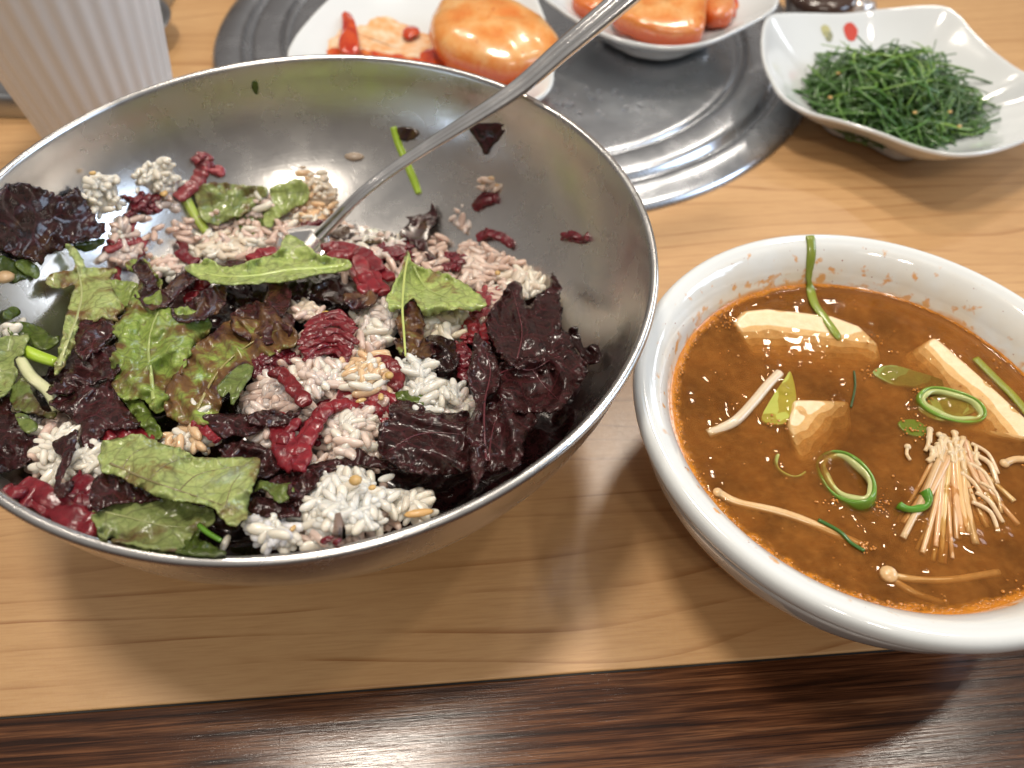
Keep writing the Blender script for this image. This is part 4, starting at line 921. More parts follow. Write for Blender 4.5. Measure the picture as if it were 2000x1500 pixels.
def ring(label, px, py, rx, ry, ang, h, wall, tiltdir, tilt, dz, col, a0=0, a1=6.283, name='scallion_ring'):
    """slice of scallion: short open tube"""
    c = sp(px, py, dz/1000.); n = 48; V = []; F = []; full = a1-a0 > 6.2
    T = Matrix.Rotation(tilt, 3, Vector(tiltdir).normalized())
    for i in range(n+(0 if full else 1)):
        a = a0+(a1-a0)*i/n
        x, y = rx*math.cos(a), ry*math.sin(a); ca, sa = math.cos(ang), math.sin(ang)
        nx, ny = math.cos(a)/rx, math.sin(a)/ry; l = math.hypot(nx, ny); nx /= l; ny /= l
        w = wall*(1+.2*math.sin(5*a))
        for (o_, z) in ((0, -h/2), (w*.25, -h/2-.0001), (w, -h/2+.0003), (w, h/2-.0003), (w*.5, h/2+.0002), (0, h/2)):
            X, Y = x+nx*(o_-w), y+ny*(o_-w)
            V.append(c+T@Vector((X*ca-Y*sa, X*sa+Y*ca, z+.0003*math.sin(3*a))))
    k = 6; N = n if full else n+1
    for i in range(n):
        j = (i+1) % N
        for q in range(k): l = (q+1) % k; F.append((i*k+q, j*k+q, j*k+l, i*k+l))
    if not full: F += [tuple(range(k)), tuple(n*k+q for q in range(k-1, -1, -1))]
    o = mesh_obj(name, V, F, M['scal']); normals(o); o.color = (*col, 1); tag(o, label, 'scallion'); return o
ring('large green scallion ring tilted in the middle of the soup', 1652, 940, .0070, .0108, .35, .0060, .0010, (.3, 1, 0), -.38, -1.2, (.13, .27, .03))
ring('inner pale ring nested inside the large green scallion ring', 1655, 940, .0060, .0098, .35, .0056, .0016, (.3, 1, 0), -.38, -1.4, (.52, .54, .24))
ring('oval green scallion slice at the right with a chilli flake', 1855, 795, .0108, .0062, -.25, .004, .0009, (1, 0, 0), .2, -.8, (.18, .32, .04))
ring('inner pale layer of the oval scallion slice', 1855, 795, .0099, .0054, -.25, .0036, .0016, (1, 0, 0), .2, -.8, (.46, .50, .20))
ring('curved green scallion strip beside the mushroom bunch', 1768, 966, .0070, .0055, -.3, .005, .0018, (1, 0, 0), .3, .5, (.09, .26, .02), a0=-1.9, a1=.7)
ring('half ring of pale scallion left of the large ring', 1545, 905, .0052, .0048, 0, .003, .0007, (1, 0, 0), .3, -.8, (.40, .42, .12), a0=2.6, a1=5.6)
def plate(name, label, P, thick, col, mat='scal', cat='scallion', nz=.0006):
    top = [Vector(q) for q in crspline([tuple(sp(x, y, (dz-.65)/1000.)) for x, y, dz in P], 4, closed=True)]
    o = slab_pts(name, label, top, (0, 0, -1), thick, mat, col, cat, .0004); return o
plate('scallion_slice', 'yellow green scallion wedge left of the middle tofu', [(1488, 820, .8), (1505, 780, 1.0), (1532, 740, .9), (1545, 726, .6), (1556, 775, .3), (1548, 800, .6), (1530, 828, .7)], .0012, (.44, .44, .08))
plate('scallion_slice', 'green grey scallion scrap above the right scallion slice', [(1704, 726, .8), (1740, 712, .9), (1790, 724, .2), (1850, 745, -.8), (1840, 762, -1.), (1770, 755, -.4), (1738, 748, .6)], .001, (.26, .30, .08))
plate('scallion_slice', 'pale green disc filling the oval scallion slice', [(1795, 800, .1), (1810, 778, .2), (1850, 768, .3), (1900, 776, .3), (1918, 792, .1), (1890, 810, .2), (1840, 822, .2)], .0008, (.36, .42, .12))
plate('scallion_slice', 'small green scallion scrap below the oval slice', [(1754, 824, .5), (1785, 818, .6), (1815, 838, .4), (1800, 852, .5), (1770, 845, .6)], .001, (.14, .26, .03))

def wall_dz(px, py, up=.0005):
    rs = [.0575, .0612, .0642, .0677, .0702, .0720, .0736, .0748]; zs = [.031, .040, .048, .0528, .0545, .0552, .0549, .0536]
    d = dirs([(px, py)])[0]
    for zz in np.linspace(.0575, .0400, 300):
        t = (zz-CAMH)/d[2]; r = math.hypot(d[0]*t-SX, d[1]*t-SY)
        if zz <= np.interp(r, rs, zs, right=.0)+up: return (zz-SZ)*1000
    return .3
def soup_tube(name, label, P, wpx, col, mat='enoki', cat='mushroom', parent=None, head=0., flat=.9, sub=6):
    Q = crspline([(*sp(x, y, dz/1000.),) for x, y, dz in P], sub)
    sc = [np.linalg.norm(np.array(q)-np.array([0, 0, CAMH]))/FPX for q in Q]
    V, F = tube([Vector(q) for q in Q], [wpx*.5*s for s in sc], 8, flat)
    parts = [(V, F)]
    if head:
        c = Vector(Q[0]); hv = []; hf = []; nu, nv = 12, 8; r = head*.5*sc[0]
        for j in range(nv+1):
            th = math.pi*j/nv
            for i in range(nu): a = 2*math.pi*i/nu; hv.append(c+Vector((math.sin(th)*math.cos(a)*r, math.sin(th)*math.sin(a)*r, math.cos(th)*r*.7)))
        for j in range(nv):
            for i in range(nu): hf.append((j*nu+i, j*nu+(i+1) % nu, (j+1)*nu+(i+1) % nu, (j+1)*nu+i))
        parts.append((hv, hf))
    V, F = merge(parts)
    o = mesh_obj(name, V, F, M[mat], parent); o.color = (*col, 1)
    if label: tag(o, label, cat)
    return o
EN = (.66, .46, .24)
soup_tube('enoki_mushroom', 'slim pale mushroom strand left of the scallion wedge', [(1522, 730, -.9), (1500, 752, -.6), (1468, 790, -.4), (1432, 825, -.1), (1382, 848, -1.4)], 20, (.66, .56, .42), head=0)
soup_tube('enoki_mushroom', 'long mushroom with a tiny cap near the left soup edge', [(1402, 962, .3), (1440, 982, -.9), (1520, 1000, -.7), (1590, 1025, -1.0), (1690, 1070, -2.0)], 17, EN, head=20)
soup_tube('enoki_mushroom', 'round capped mushroom near the front of the soup', [(1735, 1122, -.2), (1790, 1132, -1.2), (1860, 1132, -1.4), (1950, 1118, -1.7)], 13, EN, head=32)
soup_tube('enoki_mushroom', 'submerged mushroom stem running below the round capped one', [(1742, 1132, -1.), (1790, 1160, -1.8), (1850, 1180, -2.6)], 13, EN)
soup_tube('enoki_mushroom', 'thin mushroom cut by the right side of the picture', [(1962, 905, .3), (1985, 897, .3), (2030, 900, .2)], 12, EN, head=16)
soup_tube('green_onion_strand', 'yellow green onion strand hanging over the back rim of the soup bowl', [(x_, y_, wall_dz(x_, y_)) for x_, y_ in ((1582, 461), (1584, 470), (1585, 490), (1583, 515), (1581, 540), (1583, 565))]+[(1592, 595, .7), (1612, 622, .8), (1632, 650, .4), (1645, 668, -1.5)], 17, (.22, .27, .03), 'stem', 'onion', flat=.3)
soup_tube('herb_sprig', 'tiny dark green herb thread right of the middle tofu', [(1668, 725, .3), (1670, 755, .4), (1662, 795, .4)], 4, (.02, .07, .01), 'stem', 'herb')
soup_tube('herb_sprig', 'dark green herb blade across the long mushroom', [(1598, 1015, .2), (1640, 1038, .3), (1662, 1060, .4), (1688, 1076, .3)], 7, (.03, .12, .01), 'stem', 'herb')
soup_tube('green_onion_strand', 'long green onion strand along the right soup edge', [(1905, 700, -.2), (1950, 745, -.1), (1985, 780, .2), (2040, 850, .1)], 16, (.26, .28, .03), 'stem', 'onion', flat=.4)
def bunch():
    root = empty('enoki_bunch', sp(1860, 960)); tag(root, 'fan of enoki mushroom stems at the right of the soup', 'mushrooms')
    for i in range(40):
        t = (i+random.uniform(-2.5, 2.5))/39.; e = (1752+222*t+random.uniform(-10, 10), 1010+70*math.sin(math.pi*min(1, t*1.15+.05))+random.uniform(-35, 22))
        s = (1842+44*t+random.uniform(-10, 10), 868+random.uniform(-14, 26)); mid = ((s[0]+e[0])/2+(8-18*t)+random.uniform(-6, 6), (s[1]+e[1])/2+random.uniform(-6, 6))
        up = random.uniform(-1.8, .4); soup_tube('stem', None, [(s[0], s[1], .3+up*.4), (mid[0], mid[1], up*.8), (e[0], e[1], random.uniform(-2.8, -.2))], random.choice((6, 7, 8, 9, 12)), (EN[0]*random.uniform(.9, 1.08), EN[1]*random.uniform(.85, 1.05), EN[2]*random.uniform(.8, 1.1)), parent=root)
    for i in range(26):
        x, y = 1862+random.gauss(0, 34), 862+random.gauss(0, 16)+abs(random.gauss(0, 10)); soup_tube('stem', None, [(x, y, .9), (x+random.uniform(-8, 8), y+14, 1.0), (x+random.uniform(-12, 12), y+26, .3)], random.uniform(6, 10), (.68, .52, .32), parent=root, sub=4, head=random.choice((0, 10, 12)))
    for i in range(7):
        x, y = 1925+random.uniform(-20, 25), 880+i*19; soup_tube('stem', None, [(x-30, y-14, .6), (x+random.uniform(-4, 6), y+6, .7), (x+random.uniform(8, 24), y+46, -.4)], random.uniform(6, 9), (.70, .54, .36), parent=root, sub=4)
bunch()
def foam():
    """orange oil and small bubbles along the wall"""
    V = []; F = []; n = 260
    for i in range(n):
        a = 2*math.pi*i/n; nzz = noise.noise(Vector((math.cos(a)*5, math.sin(a)*5, 2)))+.5*noise.noise(Vector((math.cos(a)*18, math.sin(a)*18, 2)))
        fr = .5+.5*math.cos(a-math.radians(222)); w = .0012+.0046*fr**1.2*(1+.5*nzz)
        for k in range(4):
            r = .0619-w*k/3; z = SZ+.00035+.0013*math.exp(-(.0619-r)/.0011)+(0 if k < 3 else -.0007); V.append((SX+r*math.cos(a), SY+r*math.sin(a), z))
    for i in range(n):
        j = (i+1) % n
        for k in range(3): F.append((i*4+k, i*4+k+1, j*4+k+1, j*4+k))
    m = Mat('chilli_oil'); co = m.coord('World'); nf = m.noise(co, 500, 3)
    m.link(m.mix(nf, (.50, .15, .008), (.62, .25, .02)), 'Base Color'); m.set(rough=.18, coat=.4)
    v = m.voro(co, 900); m.link(m.bump(m.r1(v, .1, .5), .0003, .6), 'Normal')
    at1 = m.new('ShaderNodeAttribute', attribute_name='inner'); tr = m.new('ShaderNodeBsdfTransparent'); ms = m.new('ShaderNodeMixShader')
    m.l.new(m.r1(m.math('ADD', m.math('MULTIPLY', at1.outputs['Fac'], .75), m.noise(co, 330, 4, .7)), .70, 1.05, 0, .95), ms.inputs[0])
    m.l.new(m.b.outputs[0], ms.inputs[1]); m.l.new(tr.outputs[0], ms.inputs[2]); m.l.new(ms.outputs[0], m.out.inputs[0])
    o = mesh_obj('oil_film', V, F, m.m); ai = o.data.attributes.new('inner', 'FLOAT', 'POINT'); ai.data.foreach_set('value', [(i % 4)/3. for i in range(len(V))])
    tag(o, 'orange chilli oil ring along the wall of the soup bowl', 'oil', kind='stuff')
    # bubbles: small open rings and domes
    parts = []; spots = []
    for i in range(230):
        a = math.radians(random.gauss(222, 55)); r = .0606-abs(random.gauss(0, .0011)); spots.append((SX+r*math.cos(a), SY+r*math.sin(a), random.uniform(.00015, .00045)))
    for (px, py, s, k) in ((1715, 985, 10, 34), (1410, 625, 18, 36), (1790, 840, 20, 30), (1690, 1070, 8, 26), (1800, 770, 14, 24), (1620, 985, 12, 20), (1840, 880, 14, 22), (1510, 825, 14, 16), (1870, 940, 40, 46), (1700, 730, 8, 12), (1700, 668, 22, 14), (1960, 690, 30, 24)):
        for _ in range(k):
            p = sp(px+random.gauss(0, s), py+random.gauss(0, s*.6)); spots.append((p.x, p.y, random.uniform(.0001, .0004)))
    for x, y, r in spots:
        v = []; f = []
        zb = SZ+.0003+.0010*math.exp(-(.0613-min(.0613, math.hypot(x-SX, y-SY)))/.0011)
        for j, (q, z) in enumerate(((1.25, -.1), (1.0, .45), (.6, .75), (.0, .9))):
            for i in range(8): an = 2*math.pi*i/8; v.append((x+math.cos(an)*q*r, y+math.sin(an)*q*r, zb+z*r))
        for j in range(3):
            for i in range(8): f.append((j*8+i, j*8+(i+1) % 8, (j+1)*8+(i+1) % 8, (j+1)*8+i))
        parts.append((v, f))
    V, F = merge(parts); mb = Mat('bubble_film').set(col=(.50, .20, .035), rough=.05, coat=.6, coatr=.03).m
    o = mesh_obj('soup_bubbles', V, F, mb); tag(o, 'tiny orange bubbles floating on the broth', 'bubbles', kind='stuff')
foam()
def flakes():
    for i, (x, y, lb) in enumerate(((1858, 812, 'dark red chilli flake on the oval scallion slice'), (1845, 898, 'red chilli flake on the upper enoki stems'), (1818, 950, 'red chilli flake left of the enoki fan'), (1876, 1000, 'dark chilli flake at the middle of the enoki fan'), (1405, 716, 'dim red chilli speck at the left of the broth'))):
        c = sp(x, y, 1.6 if i else 1.4); V = []; r = .0008 if i else .0015
        for k in range(7): a = k*.9; q = random.uniform(.5, 1.1); V.append(c+Vector((math.cos(a)*r*q, math.sin(a)*r*q, 0)))
        for k in range(7): V.append(Vector(V[k])+Vector((0, 0, -.0005)))
        F = [tuple(range(7)), tuple(range(13, 6, -1))]+[(k, (k+1) % 7, 7+(k+1) % 7, 7+k) for k in range(7)]
        o = mesh_obj('chilli_flake', V, F, M['seed']); normals(o); o.color = (.22, .015, .01, 1); tag(o, lb, 'chilli flake')
flakes()
def flecks():
    parts = []
    for i in range(170):
        a = random.uniform(0, 6.283); r = .058*math.sqrt(random.random()); x, y = SX+r*math.cos(a), SY+r*math.sin(a); q = random.uniform(.00012, .00045); z = SZ+random.uniform(-.0018, .00010)
        k = 6; v = [(x, y, z+q*.5)]+[(x+q*math.cos(6.283*j/k)*random.uniform(.6, 1.5), y+q*math.sin(6.283*j/k)*random.uniform(.6, 1.5), z) for j in range(k)]
        parts.append((v, [(0, 1+j, 1+(j+1) % k) for j in range(k)]))
    V, F = merge(parts); o = mesh_obj('soybean_flecks', V, F, M['seed']); o.color = (.46, .22, .06, 1); tag(o, 'pale brown bean paste flecks drifting in the broth', 'flecks', kind='stuff')
flecks()

# ------------------------------------------------------------------ square dishes with rounded wavy rims
def dish(name, label, rim, zfloor, zbase, base_r, mat=None, power=2.2, th=.0028, cat='dish'):
    R = np.array(crspline([tuple(at(x, y, z)) for x, y, z in rim], 6, closed=True)); c = R.mean(0)
    n = len(R); V = []; F = []
    fl = .42
    rings = []
    for s in (0.0, .2, .36, .46, .56, .66, .76, .86, .94, 1.0):
        t = max(0, (s-.38)/.62); rings.append([(c[0]+(p[0]-c[0])*s, c[1]+(p[1]-c[1])*s, zfloor+(p[2]-zfloor)*t**1.7) for p in R])
    lip = []
    for a in (.6, 1.3, 2.0, 2.6):
        lip.append([(p[0]+(p[0]-c[0])/np.hypot(*(p[:2]-c[:2]))*th*.5*math.sin(a), p[1]+(p[1]-c[1])/np.hypot(*(p[:2]-c[:2]))*th*.5*math.sin(a), p[2]-th*.5*(1-math.cos(a))) for p in R])
    out = []
    for s in (.985, .93, .86, .76, .66, .56, .5):
        t = max(0, (s-.40)/.60); out.append([(c[0]+(p[0]-c[0])*s, c[1]+(p[1]-c[1])*s, (zfloor-th)+(p[2]-zfloor)*t**1.7) for p in R])
    out.append([(c[0]+(p[0]-c[0])*.49, c[1]+(p[1]-c[1])*.49, zbase) for p in R]); out.append([(c[0]+(p[0]-c[0])*.46, c[1]+(p[1]-c[1])*.46, zbase) for p in R])
    out.append([(c[0], c[1], zbase+.001)]*n)
    allr = rings+lip+out
    for r in allr: V += r
    for k in range(len(allr)-1):
        for i in range(n): j = (i+1) % n; F.append((k*n+i, k*n+j, (k+1)*n+j, (k+1)*n+i))
    root = empty(name, (c[0], c[1], zbase)); tag(root, label, cat)
    o = mesh_obj('dish_body', V, F, mat or M['china'], root); normals(o)
    s = o.modifiers.new('s', 'SUBSURF'); s.levels = s.render_levels = 1
    return root, c, R
gd, gc, gR = dish('side_dish', 'white square dish with wavy rim holding dark green seasoned greens',
    [(1499, 38, .034), (1492, 70, .0335), (1494, 110, .032), (1506, 145, .030), (1530, 184, .028), (1580, 215, .027), (1650, 234, .0265), (1720, 256, .0275), (1790, 282, .030), (1860, 297, .033), (1930, 292, .033), (2000, 270, .031), (2070, 235, .031), (2115, 200, .032), (2090, 165, .0315), (2010, 145, .030), (1947, 105, .029), (1902, 63, .031), (1867, 24, .034), (1825, 10, .034), (1720, 18, .0285), (1650, 26, .0275), (1580, 25, .029), (1520, 26, .033)], .0085, .0005, .03)
def dish_z(X, Y, c, R, zf):
    a = math.atan2(Y-c[1], X-c[0]); an = np.arctan2(R[:, 1]-c[1], R[:, 0]-c[0]); k = int(np.argmin(np.abs(np.angle(np.exp(1j*(an-a))))))
    s = math.hypot(X-c[0], Y-c[1])/np.hypot(*(R[k, :2]-c[:2])); return zf+(R[k, 2]-zf)*max(0, (s-.38)/.62)**1.7
def dish_hit(px, py, c, R, zf, off=0.):
    d = dirs([(px, py)])[0]
    for zz in np.linspace(.040, .004, 240):
        t = (zz-CAMH)/d[2]; x, y = d[0]*t, d[1]*t; w = dish_z(x, y, c, R, zf)+off
        if zz <= w: return np.array([x, y, w])
    return np.array([x, y, zz])
def petal(parent, px, py, z, rx, ry, col, name='painted_petal'):
    h = dish_hit(px, py, gc, gR, .0085); x, y = h[0], h[1]; n = 14
    P = [(x, y)]+[(x+rx*math.cos(6.283*i/n)*(1+.12*math.sin(3*6.283*i/n)), y+ry*math.sin(6.283*i/n)) for i in range(n)]
    V = [(X, Y, dish_z(X, Y, gc, gR, .0085)+.0004) for X, Y in P]
    mesh_obj(name, V, [(0, 1+i, 1+(i+1) % n) for i in range(n)], Mat(name).set(col=col, rough=.15, coat=.3).m, parent)
petal(gd, 1661, 64, 0, .0042, .0048, (.55, .07, .05)); petal(gd, 1612, 62, 0, .0028, .003, (.46, .44, .22)); petal(gd, 1618, 72, 0, .0025, .003, (.25, .26, .16))

def greens():
    root = empty('seasoned_greens', (gc[0], gc[1], .009)); tag(root, 'heap of dark green needle leaved greens with sesame in the square dish', 'vegetable')
    c0 = at(1752, 168, .022)
    def strand(k):
        ang = random.uniform(0, 6.283); r = random.random()**.6
        x = c0.x+.042*r*math.cos(ang); y = c0.y+.036*r*math.sin(ang)
        base = .014+.024*(1-r*r)*random.random()**.45
        L = random.uniform(.018, .046); t = random.gauss(.2, .9) if random.random() < .65 else random.uniform(0, 6.283); b = random.uniform(-.022, .022)
        out = random.random() < .11
        if out: L *= 1.1; t = ang
        L *= 1-.35*r
        d = Vector((math.cos(t), math.sin(t), random.uniform(-.10, .10 if not out else .30))); nn = Vector((-d.y, d.x, random.uniform(-.1, .35)))
        P = [Vector((x, y, base))+d*L*(s-.5)+nn*b*(1-(2*s-1)**2)*.6+Vector((random.gauss(0, .0008), random.gauss(0, .0008), 0)) for s in (0, .25, .5, .75, 1)]
        P = [Vector((p.x, p.y, p.z-.010*(s_-.5)**2*4*(0 if out else 1))) for p, s_ in zip(P, (0, .25, .5, .75, 1))]
        P = [Vector((p.x, p.y, max(p.z, .0105+max(0, math.hypot(p.x-gc[0], p.y-gc[1])-.030)*.35))) for p in P]
        P = [Vector(p) for p in crspline([tuple(p) for p in P], 2)]
        w = random.choice((.0005, .0007, .0008, .0011)); n = len(P)
        parts = [tube(P, [w*(1-.5*i/n) for i in range(n)], 5, .8)]
        if random.random() < .35:
            for q in range(random.randint(2, 5)):
                i = random.randint(1, n-2); e = P[i]+Vector((random.gauss(0, .004), random.gauss(0, .004), random.uniform(-.0005, .003))); m_ = (P[i]+e)/2+Vector((0, 0, .0006)); parts.append(tube([P[i], m_, e], [w*.6, w*.55, w*.2], 4, .8))
        return merge(parts)
    for i in range(190):
        V, F = strand(i); o = mesh_obj('strand', V, F, M['greens'], root); b = random.random()
        o.color = (.065+.20*b**3, .18+.26*b**3, .024+.03*b, 1)
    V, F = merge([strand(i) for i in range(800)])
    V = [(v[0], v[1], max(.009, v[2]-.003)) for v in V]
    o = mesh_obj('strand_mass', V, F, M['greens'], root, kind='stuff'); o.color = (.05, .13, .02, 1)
    for k in range(8):
        p = at(1600+random.uniform(20, 280), 110+random.uniform(0, 140), .026); parts = []
        V = [(p.x+.0012*math.cos(a)*math.sin(t), p.y+.0009*math.sin(a)*math.sin(t), p.z+.0006*math.cos(t)) for t in np.linspace(0, math.pi, 6) for a in np.linspace(0, 2*math.pi, 8, endpoint=False)]
        F = [(j*8+i, j*8+(i+1) % 8, (j+1)*8+(i+1) % 8, (j+1)*8+i) for j in range(5) for i in range(8)]
        o = mesh_obj('sesame_seed', V, F, M['seed'], root); o.color = (.6, .38, .13, 1)
greens()

LZ = .0075
kl, klc, klR = dish('side_dish', 'white dish of radish kimchi partly hidden behind the steel bowl',
    [(565, 108, .031), (577, 75, .031), (602, 42, .031), (640, 2, .032), (700, -45, .034), (800, -70, .033), (920, -70, .032), (1020, -40, .034), (1060, 30, .032), (1074, 90, .031), (1078, 140, .031), (1072, 168, .031), (1045, 190, .031), (990, 200, .030), (900, 205, .029), (780, 200, .029), (650, 180, .030), (585, 148, .031)], .016, LZ, .03)
kr, krc, krR = dish('side_dish', 'white dish with red cubed radish kimchi at the top of the picture',
    [(1062, -20, .034), (1095, 14, .033), (1140, 42, .032), (1195, 68, .031), (1260, 84, .030), (1320, 88, .030), (1385, 78, .030), (1445, 52, .031), (1495, 26, .033), (1518, 0, .034), (1505, -35, .033), (1440, -80, .032), (1330, -110, .032), (1200, -105, .032), (1110, -70, .033)], .016, LZ, .03)

def radish_mat():
    m = Mat('radish_kimchi'); co = m.coord('World'); n = m.noise(co, 52, 5, .6, .25); nf = m.noise(co, 420, 3, .6)
    c = m.ramp(n, [(.30, (.62, .17, .025)), (.45, (.68, .28, .07)), (.58, (.70, .38, .14)), (.72, (.72, .46, .22))])
    g = m.new('ShaderNodeNewGeometry'); sp_ = m.new('ShaderNodeSeparateXYZ'); m.l.new(g.outputs['Position'], sp_.inputs[0])
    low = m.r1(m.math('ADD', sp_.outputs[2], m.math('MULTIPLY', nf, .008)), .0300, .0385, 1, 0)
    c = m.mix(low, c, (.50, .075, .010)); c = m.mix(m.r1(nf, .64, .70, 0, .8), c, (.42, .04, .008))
    m.link(c, 'Base Color'); m.set(rough=.22, coat=.5, coatr=.04, sss=.12); m.b.inputs['Subsurface Radius'].default_value = (.004, .0015, .0006); m.b.inputs['Subsurface Scale'].default_value = 1
    m.link(m.bump(n, .001, .5), 'Normal'); return m.m
RAD = radish_mat()
def juice_mat(a=(.50, .035, .006), b=(.62, .17, .03)):
    m = Mat('kimchi_juice'); co = m.coord('World'); m.link(m.mix(m.r1(m.noise(co, 160, 3), .35, .65), a, b), 'Base Color'); m.set(rough=.10, coat=.5); return m.m
JU = juice_mat(); JU2 = juice_mat((.72, .36, .14), (.76, .60, .42)); CH = juice_mat((.38, .022, .006), (.55, .07, .012))
def chunk(label, P, zt, th, mat, name, cat, bev=.004, bulge=.002):
    n0 = crspline([tuple(at(x, y, zt+dz)) for x, y, dz in P], 3, closed=True); c = np.mean(n0, 0); n = len(n0); V = []; F = []
    prof = [(.0, bulge), (.35, bulge*.9), (.65, bulge*.55), (.86, 0), (.96, -bev*.35), (1.0, -bev), (1.0, -(th-bev)), (.94, -th), (.0, -th)]
    for s, dz in prof:
        for p in n0: q = c+(p-c)*s; V.append((q[0], q[1], q[2]+dz+.0016*noise.noise(Vector(q)*95)+.0007*noise.noise(Vector(q)*260)))
    for k in range(len(prof)-1):
        for i in range(n): j = (i+1) % n; F.append((k*n+i, k*n+j, (k+1)*n+j, (k+1)*n+i))
    o = mesh_obj(name, V, F, mat); normals(o); tag(o, label, cat); return o
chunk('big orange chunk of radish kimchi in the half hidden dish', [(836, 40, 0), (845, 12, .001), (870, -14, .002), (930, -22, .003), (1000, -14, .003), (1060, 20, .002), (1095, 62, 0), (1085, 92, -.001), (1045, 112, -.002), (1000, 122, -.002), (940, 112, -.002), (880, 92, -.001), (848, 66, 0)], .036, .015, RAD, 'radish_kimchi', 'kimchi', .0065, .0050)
chunk('upright red kimchi flake at the left of the half hidden dish', [(664, 14, 0), (672, 8, 0), (690, 30, 0), (700, 70, 0), (698, 96, 0), (670, 100, 0), (660, 84, 0), (668, 50, 0)], .027, .003, CH, 'kimchi_flake', 'kimchi', .001, .001)
chunk('dark red kimchi scrap beside the upright flake', [(626, 38, 0), (645, 36, 0), (660, 50, 0), (648, 60, 0), (630, 52, 0)], .024, .002, CH, 'kimchi_flake', 'kimchi', .0008, .0006)
chunk('small red kimchi scrap in the middle of the half hidden dish', [(790, 52, 0), (812, 48, 0), (820, 62, 0), (800, 72, 0), (786, 66, 0)], .020, .002, CH, 'kimchi_flake', 'kimchi', .0008, .0006)
def puddle(label, P, dz, mat, which, name='kimchi_juice'):
    c, R = which
    O = np.array(crspline([(x, y) for x, y in P], 6, closed=True)); O = np.array([p+np.array([noise.noise(Vector((p[0]/16, p[1]/16, 1))), noise.noise(Vector((p[0]/16, p[1]/16, 7)))])*9 for p in O]); cc = O.mean(0); n = len(O); V = []; F = []
    for s_ in (.02, .35, .6, .8, .93, 1.):
        for p in O: q = cc+(p-cc)*s_; h = dish_hit(q[0], q[1], c, R, .016, dz+(.0004 if s_ < .95 else -.0004)); V.append(h)
    for k in range(5):
        for i in range(n): j = (i+1) % n; F.append((k*n+i, (k+1)*n+i, (k+1)*n+j, k*n+j))
    F.append(tuple(range(n)))
    o = mesh_obj(name, V, F, mat); tag(o, label, 'sauce'); return o
KL, KR = (klc, klR), (krc, krR)
puddle('thin orange juice smeared over the half hidden dish', [(632, 96), (660, 60), (700, 50), (740, 30), (790, 44), (860, 80), (940, 120), (1040, 140), (1040, 172), (900, 180), (760, 170), (660, 140)], .0002, JU2, KL)
puddle('red chilli juice under the big radish chunk', [(820, 110), (860, 90), (960, 120), (1060, 118), (1045, 160), (930, 168), (850, 140)], .0011, CH, KL)
puddle('rusty juice edge below the upright kimchi flake', [(636, 104), (670, 92), (720, 100), (790, 108), (850, 122), (830, 150), (740, 140), (660, 130)], .0008, JU, KL)
puddle('glossy red juice pooled in the dish at the top', [(1115, -8), (1160, 18), (1230, 46), (1310, 62), (1390, 54), (1432, 34), (1440, 0), (1420, -30), (1350, -50), (1220, -60), (1130, -40)], .001, JU, KR)
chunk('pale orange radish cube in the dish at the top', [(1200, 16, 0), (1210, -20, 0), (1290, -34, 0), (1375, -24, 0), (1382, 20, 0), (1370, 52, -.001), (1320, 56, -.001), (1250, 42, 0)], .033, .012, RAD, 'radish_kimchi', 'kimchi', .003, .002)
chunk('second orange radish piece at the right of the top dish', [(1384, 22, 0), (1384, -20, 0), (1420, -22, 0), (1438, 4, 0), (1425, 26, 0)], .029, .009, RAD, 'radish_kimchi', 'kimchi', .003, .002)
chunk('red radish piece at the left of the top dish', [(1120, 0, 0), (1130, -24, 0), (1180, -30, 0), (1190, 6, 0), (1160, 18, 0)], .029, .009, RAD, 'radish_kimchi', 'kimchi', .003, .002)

# ------------------------------------------------------------------ ribbed cup
def cup():
    cx, cy = -.2005, .3272; H = .115; r0, r1 = .0290, .0455; n = 288; V = []; F = []
    rows = [(r0-.002, .0), (r0, .0015)]+[(r0+(r1-r0)*t, .0015+(H-.0015)*t) for t in np.linspace(.03, 1, 24)]+[(r1+.001, H+.001), (r1-.0004, H+.0015)]
    inn = [(r0+(r1-r0)*t-.0012, .003+(H-.003)*t) for t in np.linspace(1, 0, 10)]+[(.0001, .003)]
    rows = [(.0001, .0005)]+rows+inn
    for r, z in rows:
        rib = .00032 if (.004 < z < H-.006 and r > r0*.95) else 0
        for i in range(n): a = 2*math.pi*i/n; rr = r+rib*1.3*math.sin(a*34); V.append((cx+rr*math.cos(a), cy+rr*math.sin(a), z))
    for k in range(len(rows)-1):
        for i in range(n): j = (i+1) % n; F.append((k*n+i, k*n+j, (k+1)*n+j, (k+1)*n+i))
    m = Mat('white_cup'); m.set(col=(.60, .61, .61), rough=.35, sss=.2); m.b.inputs['Subsurface Radius'].default_value = (.004, .004, .004); m.b.inputs['Subsurface Scale'].default_value = 1
    m.b.inputs['Base Color'].default_value = (.70, .70, .70, 1); o = mesh_obj('ribbed_cup', V, F, m.m); normals(o); tag(o, 'white vertically ribbed cup standing behind the steel bowl', 'cup')
cup()
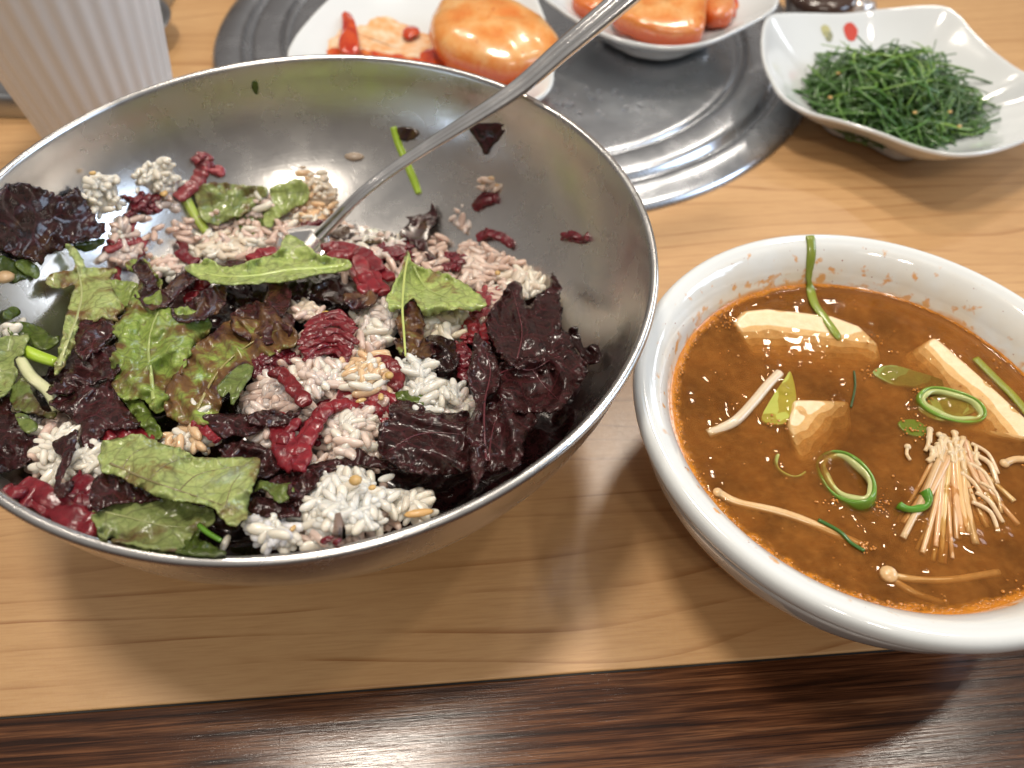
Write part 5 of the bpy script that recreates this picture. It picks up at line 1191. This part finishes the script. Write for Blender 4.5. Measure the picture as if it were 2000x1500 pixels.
def small_things():
    # small steel dish behind the cup
    pr = [(.0001, .004), (.020, .004), (.026, .007), (.030, .0125), (.0335, .0145), (.0350, .0138), (.0345, .0125), (.031, .011), (.027, .005), (.022, .0008), (.0001, .0008)]
    V, F = revolve([tuple(p) for p in crspline(pr, 3)], -.2400, .4290, 96); o = mesh_obj('steel_saucer', V, F, M['tray']); normals(o); tag(o, 'small round steel saucer half hidden behind the white cup', 'saucer')
    # steel tray at the far left
    def rr(x0, x1, y0, y1, r, n=8):
        out = []
        for cx, cy, a0 in ((x1-r, y1-r, 0), (x0+r, y1-r, 90), (x0+r, y0+r, 180), (x1-r, y0+r, 270)):
            for i in range(n+1): a = math.radians(a0+90*i/n); out.append((cx+r*math.cos(a), cy+r*math.sin(a)))
        return out
    base = (-.520, -.222, .349, .50); rings = []
    for ins, z in ((.0, .0005), (.0, .011), (.0015, .0130), (.004, .0125), (.0075, .0065), (.012, .0055)):
        rings.append([(x, y, z) for x, y in rr(base[0]+ins, base[1]-ins, base[2]+ins, base[3]-ins, .012)])
    V = sum(rings, []); n = len(rings[0]); F = []
    for k in range(len(rings)-1):
        for i in range(n): j = (i+1) % n; F.append((k*n+i, k*n+j, (k+1)*n+j, (k+1)*n+i))
    F.append(tuple((len(rings)-1)*n+i for i in range(n)))
    o = mesh_obj('steel_tray', V, F, M['tray']); normals(o); tag(o, 'shallow grey steel tray at the far left behind the cup', 'tray')
    # dark lidded pot with crumpled foil at the top
    c = at(1608, -14, .02)
    pr = [(.0001, .022), (.016, .022), (.0205, .020), (.0215, .016), (.0200, .010), (.0170, .002), (.0150, .0006), (.0001, .0006)]
    V, F = revolve([tuple(p) for p in crspline(pr, 3)], c.x, c.y, 64)
    m = Mat('dark_brown_pot').set(col=(.045, .022, .014), rough=.18, coat=.4).m
    o = mesh_obj('sauce_pot', V, F, m); normals(o); tag(o, 'dark brown sauce pot cut off at the top edge', 'pot')
    c = at(1680, -6, .012); V = []; F = []; nu, nv = 22, 12
    for j in range(nv+1):
        t = math.pi*.5*j/nv
        for i in range(nu):
            a = 2*math.pi*i/nu; q = 1+.22*noise.noise(Vector((math.cos(a)*2.5, math.sin(a)*2.5, t*2.5)))
            V.append((c.x+.0135*math.sin(t)*math.cos(a)*q, c.y+.010*math.sin(t)*math.sin(a)*q, .0008+.011*math.cos(t)*q))
    for j in range(nv):
        for i in range(nu): F.append((j*nu+i, j*nu+(i+1) % nu, (j+1)*nu+(i+1) % nu, (j+1)*nu+i))
    m = Mat('crumpled_film').set(col=(.55, .50, .46), rough=.12, metal=.6).m
    o = mesh_obj('foil_scrap', V, F, m); tag(o, 'crumpled shiny foil scrap beside the dark pot', 'foil')
small_things()

def droplets():
    """clear droplets on the grill cover"""
    parts = []
    for i in range(26):
        p = at(random.gauss(1150, 55), random.gauss(200, 16), .0068); r = random.uniform(.0007, .0022); v = []; f = []
        for j, (q, z) in enumerate(((1., 0), (.85, .25), (.5, .42), (.0, .48))):
            for k in range(10): an = 6.2832*k/10; v.append((p.x+math.cos(an)*q*r, p.y+math.sin(an)*q*r, .0062+z*r))
        for j in range(3):
            for k in range(10): f.append((j*10+k, j*10+(k+1) % 10, (j+1)*10+(k+1) % 10, (j+1)*10+k))
        parts.append((v, f))
    V, F = merge(parts); m = Mat('clear_water'); m.set(col=(1, 1, 1), rough=.02, trans=1., ior=1.33)
    o = mesh_obj('water_droplets', V, F, m.m); tag(o, 'clear water droplets on the steel grill cover', 'water', kind='stuff')
droplets()
